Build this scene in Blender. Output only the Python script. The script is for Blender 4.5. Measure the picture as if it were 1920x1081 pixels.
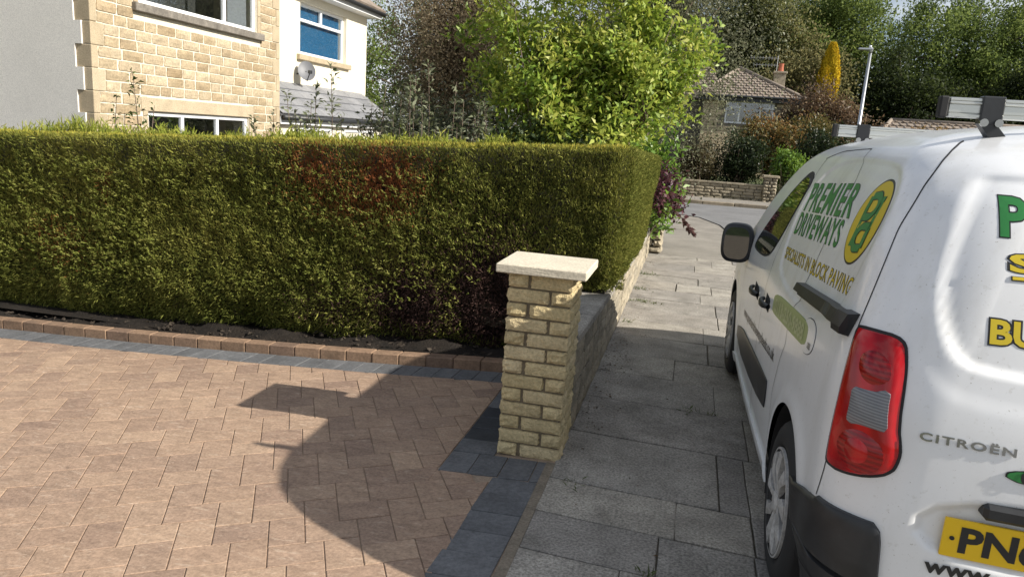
import bpy, bmesh, math, random
import numpy as np
from mathutils import Vector, Matrix

for o in list(bpy.data.objects): bpy.data.objects.remove(o)
SC = bpy.context.scene
COL = SC.collection
R = math.radians

# ------------------------------------------------------------------ camera
cam_d = bpy.data.cameras.new('camera'); cam = bpy.data.objects.new('camera', cam_d); COL.objects.link(cam)
cam_d.sensor_fit = 'HORIZONTAL'; cam_d.sensor_width = 36; cam_d.lens = 25.69; cam_d.clip_start = .05; cam_d.clip_end = 2000
cx_ = Vector((.96863507, .23963653, .06572998)); cd_ = Vector((.11224095, -.18594683, -.97612794)); cf_ = Vector((-.22169363, .95288935, -.20701165))
cam.matrix_world = Matrix(((cx_.x, -cd_.x, -cf_.x, 0), (cx_.y, -cd_.y, -cf_.y, 0), (cx_.z, -cd_.z, -cf_.z, 1.62), (0, 0, 0, 1)))
SC.camera = cam

# ------------------------------------------------------------------ sky, sun, exposure
SUN = Vector((1.62, -.25, 1.075)).normalized()
SUN_EL = math.asin(SUN.z); SUN_AZ = math.atan2(SUN.x, SUN.y)
world = bpy.data.worlds.new('World'); SC.world = world; world.use_nodes = True
wn = world.node_tree; wn.nodes.clear()
sky = wn.nodes.new('ShaderNodeTexSky'); sky.sky_type = 'NISHITA'; sky.sun_disc = False
sky.sun_elevation = SUN_EL; sky.sun_rotation = SUN_AZ; sky.altitude = 100; sky.air_density = 1.0; sky.dust_density = 1.2; sky.ozone_density = 1.0
tc = wn.nodes.new('ShaderNodeTexCoord'); nz = wn.nodes.new('ShaderNodeTexNoise'); nz.inputs['Scale'].default_value = 2.6; nz.inputs['Detail'].default_value = 7; nz.inputs['Roughness'].default_value = .6
mp = wn.nodes.new('ShaderNodeMapping'); mp.inputs['Scale'].default_value = (1, 1, 2.2)
cr = wn.nodes.new('ShaderNodeValToRGB'); cr.color_ramp.elements[0].position = .40; cr.color_ramp.elements[1].position = .62
cr.color_ramp.elements[0].color = (0, 0, 0, 1); cr.color_ramp.elements[1].color = (.85, .85, .85, 1)
mx = wn.nodes.new('ShaderNodeMix'); mx.data_type = 'RGBA'; mx.inputs['B'].default_value = (9.0, 9.2, 9.6, 1)
bg = wn.nodes.new('ShaderNodeBackground'); bg.inputs['Strength'].default_value = .072
wo = wn.nodes.new('ShaderNodeOutputWorld')
wn.links.new(tc.outputs['Generated'], mp.inputs['Vector']); wn.links.new(mp.outputs['Vector'], nz.inputs['Vector'])
wn.links.new(nz.outputs['Fac'], cr.inputs['Fac']); wn.links.new(cr.outputs['Color'], mx.inputs['Factor'])
wn.links.new(sky.outputs['Color'], mx.inputs['A']); wn.links.new(mx.outputs['Result'], bg.inputs['Color']); wn.links.new(bg.outputs['Background'], wo.inputs['Surface'])
sd_ = bpy.data.lights.new('sun', 'SUN'); sun = bpy.data.objects.new('sun', sd_); COL.objects.link(sun)
sd_.energy = 5.0; sd_.angle = R(.53); sd_.color = (1, .94, .84)
sun.rotation_euler = SUN.to_track_quat('Z', 'Y').to_euler(); sun.location = (20, -2, 14)
SC.view_settings.view_transform = 'Standard'; SC.view_settings.look = 'None'; SC.view_settings.gamma = 1
SC.view_settings.exposure = .53; SC.view_settings.use_curve_mapping = False
SC.cycles.max_bounces = 8; SC.cycles.transparent_max_bounces = 12; SC.cycles.use_denoising = True

# ------------------------------------------------------------------ helpers
def tag(o, label=None, cat=None, group=None, kind=None):
    if label: o['label'] = label
    if cat: o['category'] = cat
    if group: o['group'] = group
    if kind: o['kind'] = kind
    elif cat: o['kind'] = 'thing'
    return o
def empty(name, loc=(0, 0, 0), rz=0, parent=None):
    o = bpy.data.objects.new(name, None); COL.objects.link(o); o.location = loc; o.rotation_euler = (0, 0, rz)
    o.empty_display_size = .1
    if parent: o.parent = parent
    return o
def mesh_data(name, V, F, mat=None, smooth=False, col=None):
    me = bpy.data.meshes.new(name)
    V = np.asarray(V, np.float32).reshape(-1, 3)
    if isinstance(F, np.ndarray) and F.ndim == 2:
        n, k = F.shape
        me.vertices.add(len(V)); me.vertices.foreach_set('co', V.ravel())
        me.loops.add(n*k); me.loops.foreach_set('vertex_index', F.astype(np.int32).ravel())
        me.polygons.add(n); me.polygons.foreach_set('loop_start', (np.arange(n)*k).astype(np.int32))
        try: me.polygons.foreach_set('loop_total', np.full(n, k, np.int32))
        except Exception: pass
        me.update(calc_edges=True)
    else:
        me.from_pydata([tuple(map(float, v)) for v in V], [], [list(map(int, f)) for f in F]); me.update()
    if mat: me.materials.append(mat)
    if smooth: me.polygons.foreach_set('use_smooth', np.ones(len(me.polygons), bool))
    if col is not None:
        a = me.color_attributes.new('col', 'FLOAT_COLOR', 'POINT')
        c4 = np.ones((len(V), 4), np.float32); c4[:, :3] = col; a.data.foreach_set('color', c4.ravel())
    return me
def ob(name, me, parent=None, loc=None, rot=None, scale=None):
    o = bpy.data.objects.new(name, me); COL.objects.link(o)
    if parent: o.parent = parent
    if loc is not None: o.location = loc
    if rot is not None: o.rotation_euler = rot
    if scale is not None: o.scale = scale
    return o
def mk(name, V, F, mat=None, parent=None, smooth=False, col=None):
    return ob(name, mesh_data(name, V, F, mat, smooth, col), parent)
class MB:
    """collects simple solids into one mesh"""
    def __init__(s): s.V = []; s.F = []
    def add(s, V, F):
        n = len(s.V); s.V += [tuple(v) for v in V]; s.F += [[i+n for i in f] for f in F]; return s
    def box(s, a, b):
        x0, y0, z0 = a; x1, y1, z1 = b
        return s.add([(x0,y0,z0),(x1,y0,z0),(x1,y1,z0),(x0,y1,z0),(x0,y0,z1),(x1,y0,z1),(x1,y1,z1),(x0,y1,z1)],
                     [(0,3,2,1),(4,5,6,7),(0,1,5,4),(1,2,6,5),(2,3,7,6),(3,0,4,7)])
    def bbox(s, a, b, bv=.004):
        """box with chamfered edges"""
        a = np.array(a, float); b = np.array(b, float); V = []; F = []
        bm = bmesh.new(); bmesh.ops.create_cube(bm, size=1)
        for v in bm.verts: v.co = Vector([(a[i]+b[i])/2 + v.co[i]*(b[i]-a[i]) for i in range(3)])
        bmesh.ops.bevel(bm, geom=bm.edges[:], offset=bv, segments=1, affect='EDGES', clamp_overlap=True)
        bm.verts.index_update()
        V = [tuple(v.co) for v in bm.verts]; F = [[v.index for v in f.verts] for f in bm.faces]; bm.free()
        return s.add(V, F)
    def tube(s, pts, rad, n=8, cap=True):
        pts = [Vector(p) for p in pts]; k = len(pts)
        rad = [rad]*k if not hasattr(rad, '__len__') else rad
        V = []; F = []; up = None
        for i, p in enumerate(pts):
            d = (pts[min(i+1, k-1)] - pts[max(i-1, 0)]).normalized()
            if up is None: up = d.orthogonal().normalized()
            up = (up - d*up.dot(d)).normalized(); q = d.cross(up)
            for j in range(n):
                a = 2*math.pi*j/n; V.append(p + rad[i]*(math.cos(a)*up + math.sin(a)*q))
        for i in range(k-1):
            for j in range(n): F.append((i*n+j, i*n+(j+1) % n, (i+1)*n+(j+1) % n, (i+1)*n+j))
        if cap: F += [list(range(n))[::-1], [(k-1)*n+j for j in range(n)]]
        return s.add(V, F)
    def build(s, name, mat, parent=None, smooth=False):
        return mk(name, s.V, s.F, mat, parent, smooth)

# ------------------------------------------------------------------ materials
def nodes(name):
    m = bpy.data.materials.new(name); m.use_nodes = True; nt = m.node_tree
    return m, nt, nt.nodes['Principled BSDF']
def ramp(nt, stops, inp):
    if len(stops) == 1: stops = [stops[0], (1., stops[0][1])]
    r = nt.nodes.new('ShaderNodeValToRGB'); e = r.color_ramp.elements
    while len(e) < len(stops): e.new(.5)
    for i, (p, c) in enumerate(stops): e[i].position = p; e[i].color = (*c, 1) if len(c) == 3 else c
    if inp is not None: nt.links.new(inp, r.inputs['Fac'])
    return r.outputs['Color']
def noise(nt, scale, detail=4, rough=.55, stretch=None, coord='pos', dist=0.):
    n = nt.nodes.new('ShaderNodeTexNoise'); n.inputs['Scale'].default_value = scale; n.inputs['Detail'].default_value = detail
    n.inputs['Roughness'].default_value = rough; n.inputs['Distortion'].default_value = dist
    if coord == 'pos': g = nt.nodes.new('ShaderNodeNewGeometry').outputs['Position']
    else: g = nt.nodes.new('ShaderNodeTexCoord').outputs['Object']
    if stretch:
        m = nt.nodes.new('ShaderNodeMapping'); m.inputs['Scale'].default_value = stretch[:3]
        if len(stretch) > 3: m.inputs['Rotation'].default_value = (0, 0, stretch[3])
        nt.links.new(g, m.inputs['Vector']); g = m.outputs['Vector']
    nt.links.new(g, n.inputs['Vector']); return n.outputs['Fac']
def mixc(nt, a, b, fac, mode='MIX'):
    x = nt.nodes.new('ShaderNodeMix'); x.data_type = 'RGBA'; x.blend_type = mode
    for k, v in (('A', a), ('B', b), ('Factor', fac)):
        if hasattr(v, 'is_linked') or hasattr(v, 'links'): nt.links.new(v, x.inputs[k])
        elif k == 'Factor': x.inputs[k].default_value = v
        else: x.inputs[k].default_value = (*v, 1)
    return x.outputs['Result']
def bump(nt, p, h, strength=.4, dist=.01):
    b = nt.nodes.new('ShaderNodeBump'); b.inputs['Strength'].default_value = strength; b.inputs['Distance'].default_value = dist
    nt.links.new(h, b.inputs['Height']); nt.links.new(b.outputs['Normal'], p.inputs['Normal'])
def objrand(nt): return nt.nodes.new('ShaderNodeObjectInfo').outputs['Random']
def plain(name, c, rough=.5, metal=0., spec=.5, coat=0.):
    m, nt, p = nodes(name); p.inputs['Base Color'].default_value = (*c, 1); p.inputs['Roughness'].default_value = rough
    p.inputs['Metallic'].default_value = metal; p.inputs['Specular IOR Level'].default_value = spec; p.inputs['Coat Weight'].default_value = coat
    return m
def stone(name, cols, rough=.85, nscale=(3, 40), mott=.35, bstr=.5, bdist=.004, dark=(.05, .045, .04), dirt=.25, stretch=None, light=None, lightamt=0., speck=.2):
    """mineral material: colour per piece, mottling, dirt and fine relief"""
    m, nt, p = nodes(name)
    k = len(cols); c = ramp(nt, [(i/max(1, k-1), cols[i]) for i in range(k)], objrand(nt))
    n1 = noise(nt, nscale[0], 5, .6, stretch); n2 = noise(nt, nscale[1], 4, .7)
    lo = ramp(nt, [(.30, (1-mott,)*3), (.70, (1+mott,)*3)], n1)
    c = mixc(nt, c, lo, 1., 'MULTIPLY')
    sp = ramp(nt, [(.35, (1-speck*1.1,)*3), (.65, (1+speck*.9,)*3)], n2); c = mixc(nt, c, sp, 1., 'MULTIPLY')
    if dirt:
        dn = ramp(nt, [(.52, (0, 0, 0)), (.75, (dirt,)*3)], noise(nt, nscale[0]*.7+.3, 6, .65)); c = mixc(nt, c, dark, dn)
    if light is not None:
        ln = ramp(nt, [(.56, (0, 0, 0)), (.74, (lightamt,)*3)], noise(nt, nscale[0]*1.6, 6, .7, stretch, dist=.6)); c = mixc(nt, c, light, ln)
    nt.links.new(c, p.inputs['Base Color']); p.inputs['Roughness'].default_value = rough; p.inputs['Specular IOR Level'].default_value = .3
    bump(nt, p, n2, bstr, bdist)
    return m
def leafmat(name, trans=.3, rough=.45, spec=.35):
    m, nt, p = nodes(name)
    a = nt.nodes.new('ShaderNodeVertexColor'); a.layer_name = 'col'
    nt.links.new(a.outputs['Color'], p.inputs['Base Color']); p.inputs['Roughness'].default_value = rough; p.inputs['Specular IOR Level'].default_value = spec
    t = nt.nodes.new('ShaderNodeBsdfTranslucent'); hs = nt.nodes.new('ShaderNodeHueSaturation'); hs.inputs['Value'].default_value = 1.5; hs.inputs['Hue'].default_value = .485
    nt.links.new(a.outputs['Color'], hs.inputs['Color']); nt.links.new(hs.outputs['Color'], t.inputs['Color'])
    x = nt.nodes.new('ShaderNodeMixShader'); x.inputs['Fac'].default_value = trans
    nt.links.new(p.outputs['BSDF'], x.inputs[1]); nt.links.new(t.outputs['BSDF'], x.inputs[2])
    nt.links.new(x.outputs['Shader'], nt.nodes['Material Output'].inputs['Surface'])
    return m
def glassmat(name, tint=(.55, .6, .62), gloss=.22):
    m, nt, p = nodes(name)
    nt.nodes.remove(p)
    t = nt.nodes.new('ShaderNodeBsdfTransparent'); t.inputs['Color'].default_value = (*tint, 1)
    gl = nt.nodes.new('ShaderNodeBsdfGlossy'); gl.inputs['Roughness'].default_value = .02; gl.inputs['Color'].default_value = (.95, .97, 1, 1)
    lw = nt.nodes.new('ShaderNodeLayerWeight'); lw.inputs['Blend'].default_value = .35
    pw = nt.nodes.new('ShaderNodeMath'); pw.operation = 'POWER'; pw.inputs[1].default_value = 3.; nt.links.new(lw.outputs['Facing'], pw.inputs[0])
    ad = nt.nodes.new('ShaderNodeMath'); ad.operation = 'ADD'; ad.inputs[1].default_value = gloss*.4; ad.use_clamp = True
    nt.links.new(pw.outputs[0], ad.inputs[0])
    x = nt.nodes.new('ShaderNodeMixShader'); nt.links.new(ad.outputs[0], x.inputs['Fac'])
    nt.links.new(t.outputs['BSDF'], x.inputs[1]); nt.links.new(gl.outputs['BSDF'], x.inputs[2]); nt.links.new(x.outputs['Shader'], nt.nodes['Material Output'].inputs['Surface'])
    return m
M = {}
M['leaf'] = leafmat('leaf'); M['needle'] = leafmat('needle', .2, .8, .06); M['gloss_leaf'] = leafmat('gloss_leaf', .25, .3, .5)
M['bark'] = stone('bark', [(.10, .075, .055), (.16, .12, .09)], nscale=(8, 40), bstr=.8, stretch=(1, 1, .2))
M['soil'] = stone('soil', [(.020, .015, .011)], nscale=(6, 60), mott=.5, bstr=1, bdist=.02, dirt=.2)

def leaves(P, D, N, L, W, fold=.25, bend=.15):
    """one diamond-shaped leaf per point: base P, direction D, face normal N"""
    D = D/np.linalg.norm(D, axis=1, keepdims=True); S = np.cross(D, N); S /= np.linalg.norm(S, axis=1, keepdims=True)+1e-9
    N2 = np.cross(S, D); L = np.asarray(L).reshape(-1, 1)*np.ones((len(P), 1)); W = np.asarray(W).reshape(-1, 1)*np.ones((len(P), 1))
    a = P; t = P + D*L - N2*L*bend; m = P + D*L*.45
    l = m + S*W*.5 + N2*W*fold; r = m - S*W*.5 + N2*W*fold
    V = np.stack([a, l, t, r], 1).reshape(-1, 3)
    F = np.arange(len(P)*4).reshape(-1, 4)
    return V, F
def rdir(rng, n):
    v = rng.normal(size=(n, 3)); return v/np.linalg.norm(v, axis=1, keepdims=True)
def ramp_cols(x, cols):
    cols = np.array(cols, float); k = len(cols)-1; x = np.clip(x, 0, .9999)*k; i = x.astype(int); f_ = (x-i)[:, None]
    return cols[i]*(1-f_) + cols[i+1]*f_
# ------------------------------------------------------------------ ground, driveway, footpath, road
rng = np.random.default_rng(7); rnd = random.Random(7)
KS = .042
def gz(x): return KS*(x + .5) if x < -.5 else 0.
def kerb_y(x): return float(np.interp(x, [-9, -5.4, -4.1, -3.05, -2.07, -1.46, -1.0, -.5], [4.56, 4.62, 4.618, 4.655, 4.71, 4.765, 4.80, 4.85]))
_mwi = cam.matrix_world.inverted()
def inview(x, y, z, mg=.03):
    p = _mwi @ Vector((x, y, z))
    if p.z > -.2: return None
    u = p.x/-p.z*25.69/36; v = p.y/-p.z*25.69/36
    return -p.z if abs(u) < .5+mg and abs(v) < .2815+mg else None
M['paver'] = stone('paver', [(.262, .180, .134), (.345, .238, .168), (.38, .266, .186), (.295, .205, .150), (.405, .285, .198), (.325, .225, .162), (.365, .253, .176)], nscale=(9, 70), mott=.16, bstr=.5, bdist=.0025, dirt=.34, dark=(.15, .10, .08), stretch=(1, 3.0, 1, .5), light=(.60, .48, .37), lightamt=.65)
M['edge'] = stone('edge_charcoal', [(.105, .108, .113), (.145, .148, .153), (.122, .125, .130)], nscale=(8, 60), mott=.2, bstr=.5, bdist=.0025, dirt=.18, light=(.24, .24, .245), lightamt=.35)
M['edge_wet'] = stone('edge_wet', [(.055, .06, .068)], rough=.4, nscale=(8, 60), mott=.2, bstr=.4, bdist=.002, dirt=0)
M['kerb'] = stone('kerb_brown', [(.23, .15, .10), (.28, .185, .12), (.195, .13, .092)], nscale=(7, 60), mott=.22, bstr=.5, bdist=.003, dirt=.3)
M['joint_sand'] = stone('joint_sand', [(.34, .26, .19)], nscale=(20, 120), mott=.2, dirt=0)
M['flag'] = stone('flagstone', [(.275, .256, .228), (.35, .325, .282), (.318, .29, .25), (.235, .222, .207), (.385, .352, .296)], nscale=(4, 85), mott=.26, speck=.42, bstr=1.0, bdist=.004, dirt=.45, dark=(.10, .09, .07), light=(.42, .40, .35), lightamt=.4)
M['flag_joint'] = stone('flag_joint', [(.12, .105, .08)], nscale=(20, 100), mott=.4, bstr=1, bdist=.01, dirt=.3)
M['mortar_strip'] = stone('mortar_strip', [(.22, .185, .14)], nscale=(10, 80), mott=.2, dirt=.3)
M['tarmac'] = stone('tarmac', [(.19, .19, .192)], nscale=(1.2, 60), mott=.14, bstr=.8, bdist=.006, dirt=.22, dark=(.08, .08, .08), light=(.25, .25, .25), lightamt=.35)
M['apron'] = stone('apron_tarmac', [(.26, .24, .21)], nscale=(1.6, 60), mott=.2, bstr=.9, bdist=.008, dirt=.3, dark=(.11, .10, .09), light=(.33, .31, .28), lightamt=.4)
M['grass'] = stone('verge', [(.07, .085, .03)], nscale=(3, 40), mott=.5, bstr=1, bdist=.03, dirt=.4, dark=(.08, .06, .04))
M['kerbstone'] = stone('kerbstone', [(.24, .20, .15), (.30, .25, .18), (.20, .17, .13)], nscale=(4, 50), mott=.3, dirt=.4)

g_ = mk('ground', [(-400, -400, -.75), (400, -400, -.75), (400, 600, -.75), (-400, 600, -.75)], [(0, 1, 2, 3)], M['grass']); tag(g_, 'wide ground under the whole street', kind='structure')
garden = mk('garden_ground', [(-40, 4.6, gz(-10)-.12), (-.7, 4.9, -.06), (-.7, 11.2, -.06), (-2.5, 23.0, -.12), (-40, 23, -.5)], [(0, 1, 2, 3, 4)], M['soil']); tag(garden, kind='structure')

# --- pavers
def prism(poly, ztop, th=.05, bev=.0028, top_off=0.):
    """flat block with a chamfered top edge following the ground's fall"""
    p = np.array(poly, float); c = p.mean(0); n = len(p)
    d = p - c; q = p - d/np.linalg.norm(d, axis=1, keepdims=True)*bev*1.4
    V = [(x, y, ztop(x)+top_off-th) for x, y in p] + [(x, y, ztop(x)+top_off-bev*.8) for x, y in p] + [(x, y, ztop(x)+top_off) for x, y in q]
    F = [list(range(2*n, 3*n))]
    for i in range(n):
        j = (i+1) % n; F += [[i, j, n+j, n+i], [n+i, n+j, 2*n+j, 2*n+i]]
    return V, F
def clip(poly, nx, ny, d):
    """keep the side nx*x + ny*y <= d"""
    out = []; n = len(poly)
    for i in range(n):
        a = poly[i]; b = poly[(i+1) % n]; fa = nx*a[0]+ny*a[1]-d; fb = nx*b[0]+ny*b[1]-d
        if fa <= 0: out.append(a)
        if fa*fb < 0:
            t = fa/(fa-fb); out.append((a[0]+t*(b[0]-a[0]), a[1]+t*(b[1]-a[1])))
    return out
def parea(p): return abs(sum(p[i][0]*p[(i+1) % len(p)][1]-p[(i+1) % len(p)][0]*p[i][1] for i in range(len(p))))/2
def centred(V):
    V = np.array(V, float); c = V.mean(0); return V - c, c
drive = mk('driveway', [(-9, -5, gz(-9)-.006), (-.5, -5, -.006), (-.5, 4.85, -.006), (-9, 4.6, gz(-9)-.006)], [(0, 1, 2, 3)], M['joint_sand']); tag(drive, kind='structure')
PL, PW, GAP = .215, .143, .0034
ua = R(30); ux = np.array([math.cos(ua), math.sin(ua)]); vx = np.array([-math.sin(ua), math.cos(ua)])
O_ = np.array([-1.917, 2.403]) - (PL+PW)*ux - 2*PW*vx
def rect(a, b, c, d):
    return [tuple(O_ + p*ux + q*vx) for p, q in ((a+GAP/2, b+GAP/2), (c-GAP/2, b+GAP/2), (c-GAP/2, d-GAP/2), (a+GAP/2, d-GAP/2))]
pieces = []
def strip_outer(x): return kerb_y(x) - .225
for i in range(-70, 71):
    for j in range(-40, 41):
        bx, by = i*PW + j*PL, i*PW - j*PL
        for r_ in (rect(bx, by, bx+PL, by+PW), rect(bx+PL, by+PW-PL, bx+PL+PW, by+PW)):
            cxx = sum(p[0] for p in r_)/4; cyy = sum(p[1] for p in r_)/4
            if not (-7.5 < cxx < -.5 and -1.2 < cyy < 4.7): continue
            # outer edge along the kerb (local straight line)
            y0, y1 = strip_outer(cxx-.2)-GAP, strip_outer(cxx+.2)-GAP; sl = (y1-y0)/.4
            q = clip(r_, -sl, 1, y0 - sl*(cxx-.2))
            parts_ = []
            if len(q) > 2:
                if cyy > 3.19: parts_ = [clip(q, 1, 0, -1.06)]
                else: parts_ = [clip(q, 1, 0, -1.06), clip(clip(clip(q, 1, 0, -.782), 0, 1, 3.185), -1, 0, 1.06)] if max(p[1] for p in q) > 3.185 else [clip(q, 1, 0, -.782)]
            for q in parts_:
                if len(q) > 2 and parea(q) > .0012: pieces.append(q)
vis = []; rest = []
for q in pieces:
    c_ = np.mean(q, 0); d_ = inview(c_[0], c_[1], gz(c_[0]), .05)
    (vis if d_ else rest).append((d_ or 99, q))
vis.sort(key=lambda a: a[0]); rest += vis[300:]; vis = vis[:300]
for d_, q in vis:
    dz = rnd.uniform(-.0015, .0015); V, F = prism(q, gz, top_off=dz); V, c_ = centred(V)
    ob('paver', mesh_data('paver', V, F, M['paver']), drive, loc=c_)
mb = MB()
for d_, q in rest: mb.add(*prism(q, gz, top_off=rnd.uniform(-.0015, .0015)))
tag(mb.build('paver_field', M['paver'], drive), kind='stuff')

# --- charcoal edging blocks
def edge_block(q, mat='edge'):
    V, F = prism(q, gz, top_off=rnd.uniform(-.001, .002)); V, c_ = centred(V); ob('edging_block', mesh_data('edging_block', V, F, M[mat]), drive, loc=c_)
y = 3.186
while y > -.3:
    a = .044*(3.165-y); b = a+.0073
    edge_block([(-.775-b*.9, y-.164), (-.548-b*.5, y-.164), (-.548-a*.5, y), (-.775-a*.9, y)]); y -= .1675
for k, (a, b) in enumerate([(-1.055, -.908), (-.904, -.757), (-.753, -.601), (-.597, -.548)]):
    edge_block([(a, 3.19), (b, 3.19+.01), (b, 3.425), (a, 3.425)])
y = 3.43
while y < 4.53:
    edge_block([(-1.055, y), (-.832, y), (-.832, min(y+.163, 4.55)), (-1.055, min(y+.163, 4.55))], 'edge_wet' if 3.55 < y < 3.95 else 'edge'); y += .167
x = -6.8
while x < -.86:
    x1 = x+.137
    edge_block([(x, strip_outer(x)), (x1, strip_outer(x1)), (x1+.01, kerb_y(x1)-.006), (x+.01, kerb_y(x)-.006)]); x += .141
# --- kerb
kerb = mk('kerb', [(-7, 4.66, gz(-7)-.1), (-.9, 4.9, -.1), (-.9, 4.93, -.05), (-7, 4.7, gz(-7)-.05)], [(0, 1, 2, 3)], M['joint_sand']); tag(kerb, 'brown block kerb holding the soil bed', kind='structure')
x = -6.9
while x < -.86:
    x1 = x+.196; V = []
    jz = rnd.uniform(-.002, .002); jy = rnd.uniform(-.002, .002)
    m = MB().bbox((x, 0, -.06), (x1, .1, .072+jz), .006)
    V = [(vx_, vy_ + kerb_y(vx_)+jy, vz_ + gz(vx_)) for vx_, vy_, vz_ in m.V]; V, c_ = centred(V)
    ob('kerb_block', mesh_data('kerb_block', V, m.F, M['kerb']), kerb, loc=c_); x += .2
# --- soil bed
n = 90; xs = np.linspace(-8, -.73, n); ys = np.linspace(0, 1.9, 24); V = []
for a in xs:
    for b in ys:
        h = .035*math.sin(a*7.1+b*5)*math.sin(b*9-a*3)+.02*math.sin(a*23+b*31)
        V.append((a, kerb_y(a)+.1+b, gz(a)+.045+h*min(1, b*4)+.03*min(1, b)))
F = np.array([(i*24+j, (i+1)*24+j, (i+1)*24+j+1, i*24+j+1) for i in range(n-1) for j in range(23)])
tag(mk('soil_bed', V, F, M['soil'], smooth=True), kind='structure')
V = []; F = []; mb = MB()
for k in range(1500):
    a = rnd.uniform(-6.5, -.9); b = rnd.uniform(.05, .75); s = rnd.choice([.004, .006, .006, .009, .009, .014, .02, .026])
    c_ = Vector((a, kerb_y(a)+.1+b, gz(a)+.055+.03*min(1, b)))
    P_ = [c_ + Vector((rnd.uniform(-1, 1), rnd.uniform(-1, 1), rnd.uniform(-.5, .8)))*s for _ in range(6)]
    mb.add(P_, [(0, 1, 2), (0, 2, 3), (0, 3, 4), (1, 2, 5), (2, 3, 5), (3, 4, 5), (0, 4, 1), (1, 4, 5)])
M['clod'] = stone('clod', [(.045, .035, .026)], nscale=(15, 60), mott=.5, dirt=0)
tag(mb.build('soil_clods', M['clod']), 'loose soil clods and small stones under the hedge', 'soil', kind='stuff')

# --- footpath of stone flags
path = mk('footpath', [(-.5, -5, -.011), (1.2, -5, -.011), (1.2, 11.1, -.011), (-.5, 11.1, -.011)], [(0, 1, 2, 3)], M['flag_joint']); tag(path, kind='structure')
rows = [1.62, 1.95, 2.27, 2.585, 2.90, 3.235, 3.865, 4.465, 5.04, 5.56, 6.14, 6.70, 7.20, 7.76, 8.30, 8.77, 9.25, 9.73, 10.25, 10.76, 11.06]
cuts = [[.1, .42], [.0, .42], [-.1, .42], [.035, .42], [.10, .425], [.29, .43], [.46], [.305], [.03, .75], [.28], [.25, .9], [.39], [.38, .95], [.23], [-.04, .36], [.21, .8], [.64], [.165, .7], [.4], [.2, .7]]
M['fmesh'] = None
for k in range(len(rows)-1):
    xs_ = [-.515] + cuts[k] + [1.18]
    for a, b in zip(xs_[:-1], xs_[1:]):
        if b-a < .02: continue
        s = -.06 if rows[k] < 6 else -.02
        ya = lambda xx, k_=k: rows[k_] + s*(xx)*(1 if rows[k_] < 5 else .4)
        g2 = .0032; j = lambda: rnd.uniform(-.004, .004)
        a_, b_ = a+g2+j(), b-g2+j(); y0 = rows[k]+g2+.004; y1 = rows[k+1]-g2
        q = [(a_, y0+s*a_), ((a_+b_)/2, y0+s*(a_+b_)/2+j()), (b_, y0+s*b_+j()), (b_+j(), (y0+y1)/2), (b_, y1+s*b_), ((a_+b_)/2, y1+s*(a_+b_)/2+j()), (a_, y1+s*a_), (a_+j(), (y0+y1)/2)]
        tz = rnd.uniform(-.004, .003); V, F = prism(q, lambda x_: 0., .05, .0035, tz); V, c_ = centred(V)
        ob('flagstone', mesh_data('flagstone', V, F, M['flag']), path, loc=c_)
y = 1.6
while y > -4:
    for a, b in ((-.515, rnd.uniform(-.1, .3)), (rnd.uniform(.31, .33), 1.18)):
        V, F = prism([(a, y-.59), (b, y-.59), (b, y-.01), (a, y-.01)], lambda x_: 0., .05, .006, 0); V, c_ = centred(V); ob('flagstone', mesh_data('flagstone', V, F, M['flag']), path, loc=c_)
    y -= .6
ms = MB().box((-.553, -4.5, -.05), (-.508, 3.42, .003)).build('mortar_strip', M['mortar_strip'], path)

# --- road and far side
# road: beside the van and across the end of the path
road = mk('road', [(1.35, -60, -.10), (9, -60, -.10), (9, 11.0, -.10), (60, 11, -.10), (60, 22.4, -.05), (-40, 22.4, -.05), (-40, 11.0, -.10), (-3, 11.0, -.03), (1.35, 11.0, -.03)], [(0, 1, 2, 3, 8), (3, 4, 5, 6, 7, 8)], M['tarmac']); tag(road, kind='structure')
V = [(-3, 11.02, -.012), (1.35, 11.02, -.012), (1.1, 12.6, -.016), (.90, 14.1, -.02), (.70, 16.3, -.022), (.28, 17.7, -.024), (-.34, 18.2, -.024), (-3, 18.6, -.024)]
tag(mk('tarmac_crossover', V, [list(range(8))], M['apron']), kind='structure')
M['crack'] = plain('road_crack', (.035, .033, .03), .95)
mb = MB(); cp = V[1:8]
tag(mb.tube([(a, b, c+.002) for a, b, c in cp], .014, 5).build('road_joint', M['crack']), kind='structure')
MB_ = MB()
nearkerb = empty('roadside_kerb', (1.2, 0, 0)); tag(nearkerb, kind='structure')
y = -4
while y < 11:
    m = MB().bbox((1.2, y, -.2), (1.35, y+.9, .0), .012); V, c_ = centred(m.V); ob('kerb_stone', mesh_data('kerb_stone', V, m.F, M['kerbstone']), nearkerb, loc=Vector(c_)-Vector((1.2, 0, 0))); y += .915
fp = mk('far_pavement', [(-40, 22.55, .03), (60, 22.55, .03), (60, 24.1, .05), (-40, 24.1, .05)], [(0, 1, 2, 3)], M['apron']); tag(fp, kind='structure')
x = -6.
while x < 9:
    m = MB().bbox((x, 22.4, -.15), (x+.9, 22.56, .045+rnd.uniform(-.008, .008)), .015); V, c_ = centred(m.V); ob('kerb_stone', mesh_data('kerb_stone', V, m.F, M['kerbstone']), fp, loc=c_); x += .912
fg = mk('far_garden', [(-60, 24.1, .02), (80, 24.1, .02), (120, 130, -.1), (-100, 130, -.1)], [(0, 1, 2, 3)], M['grass']); tag(fg, kind='structure')

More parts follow.
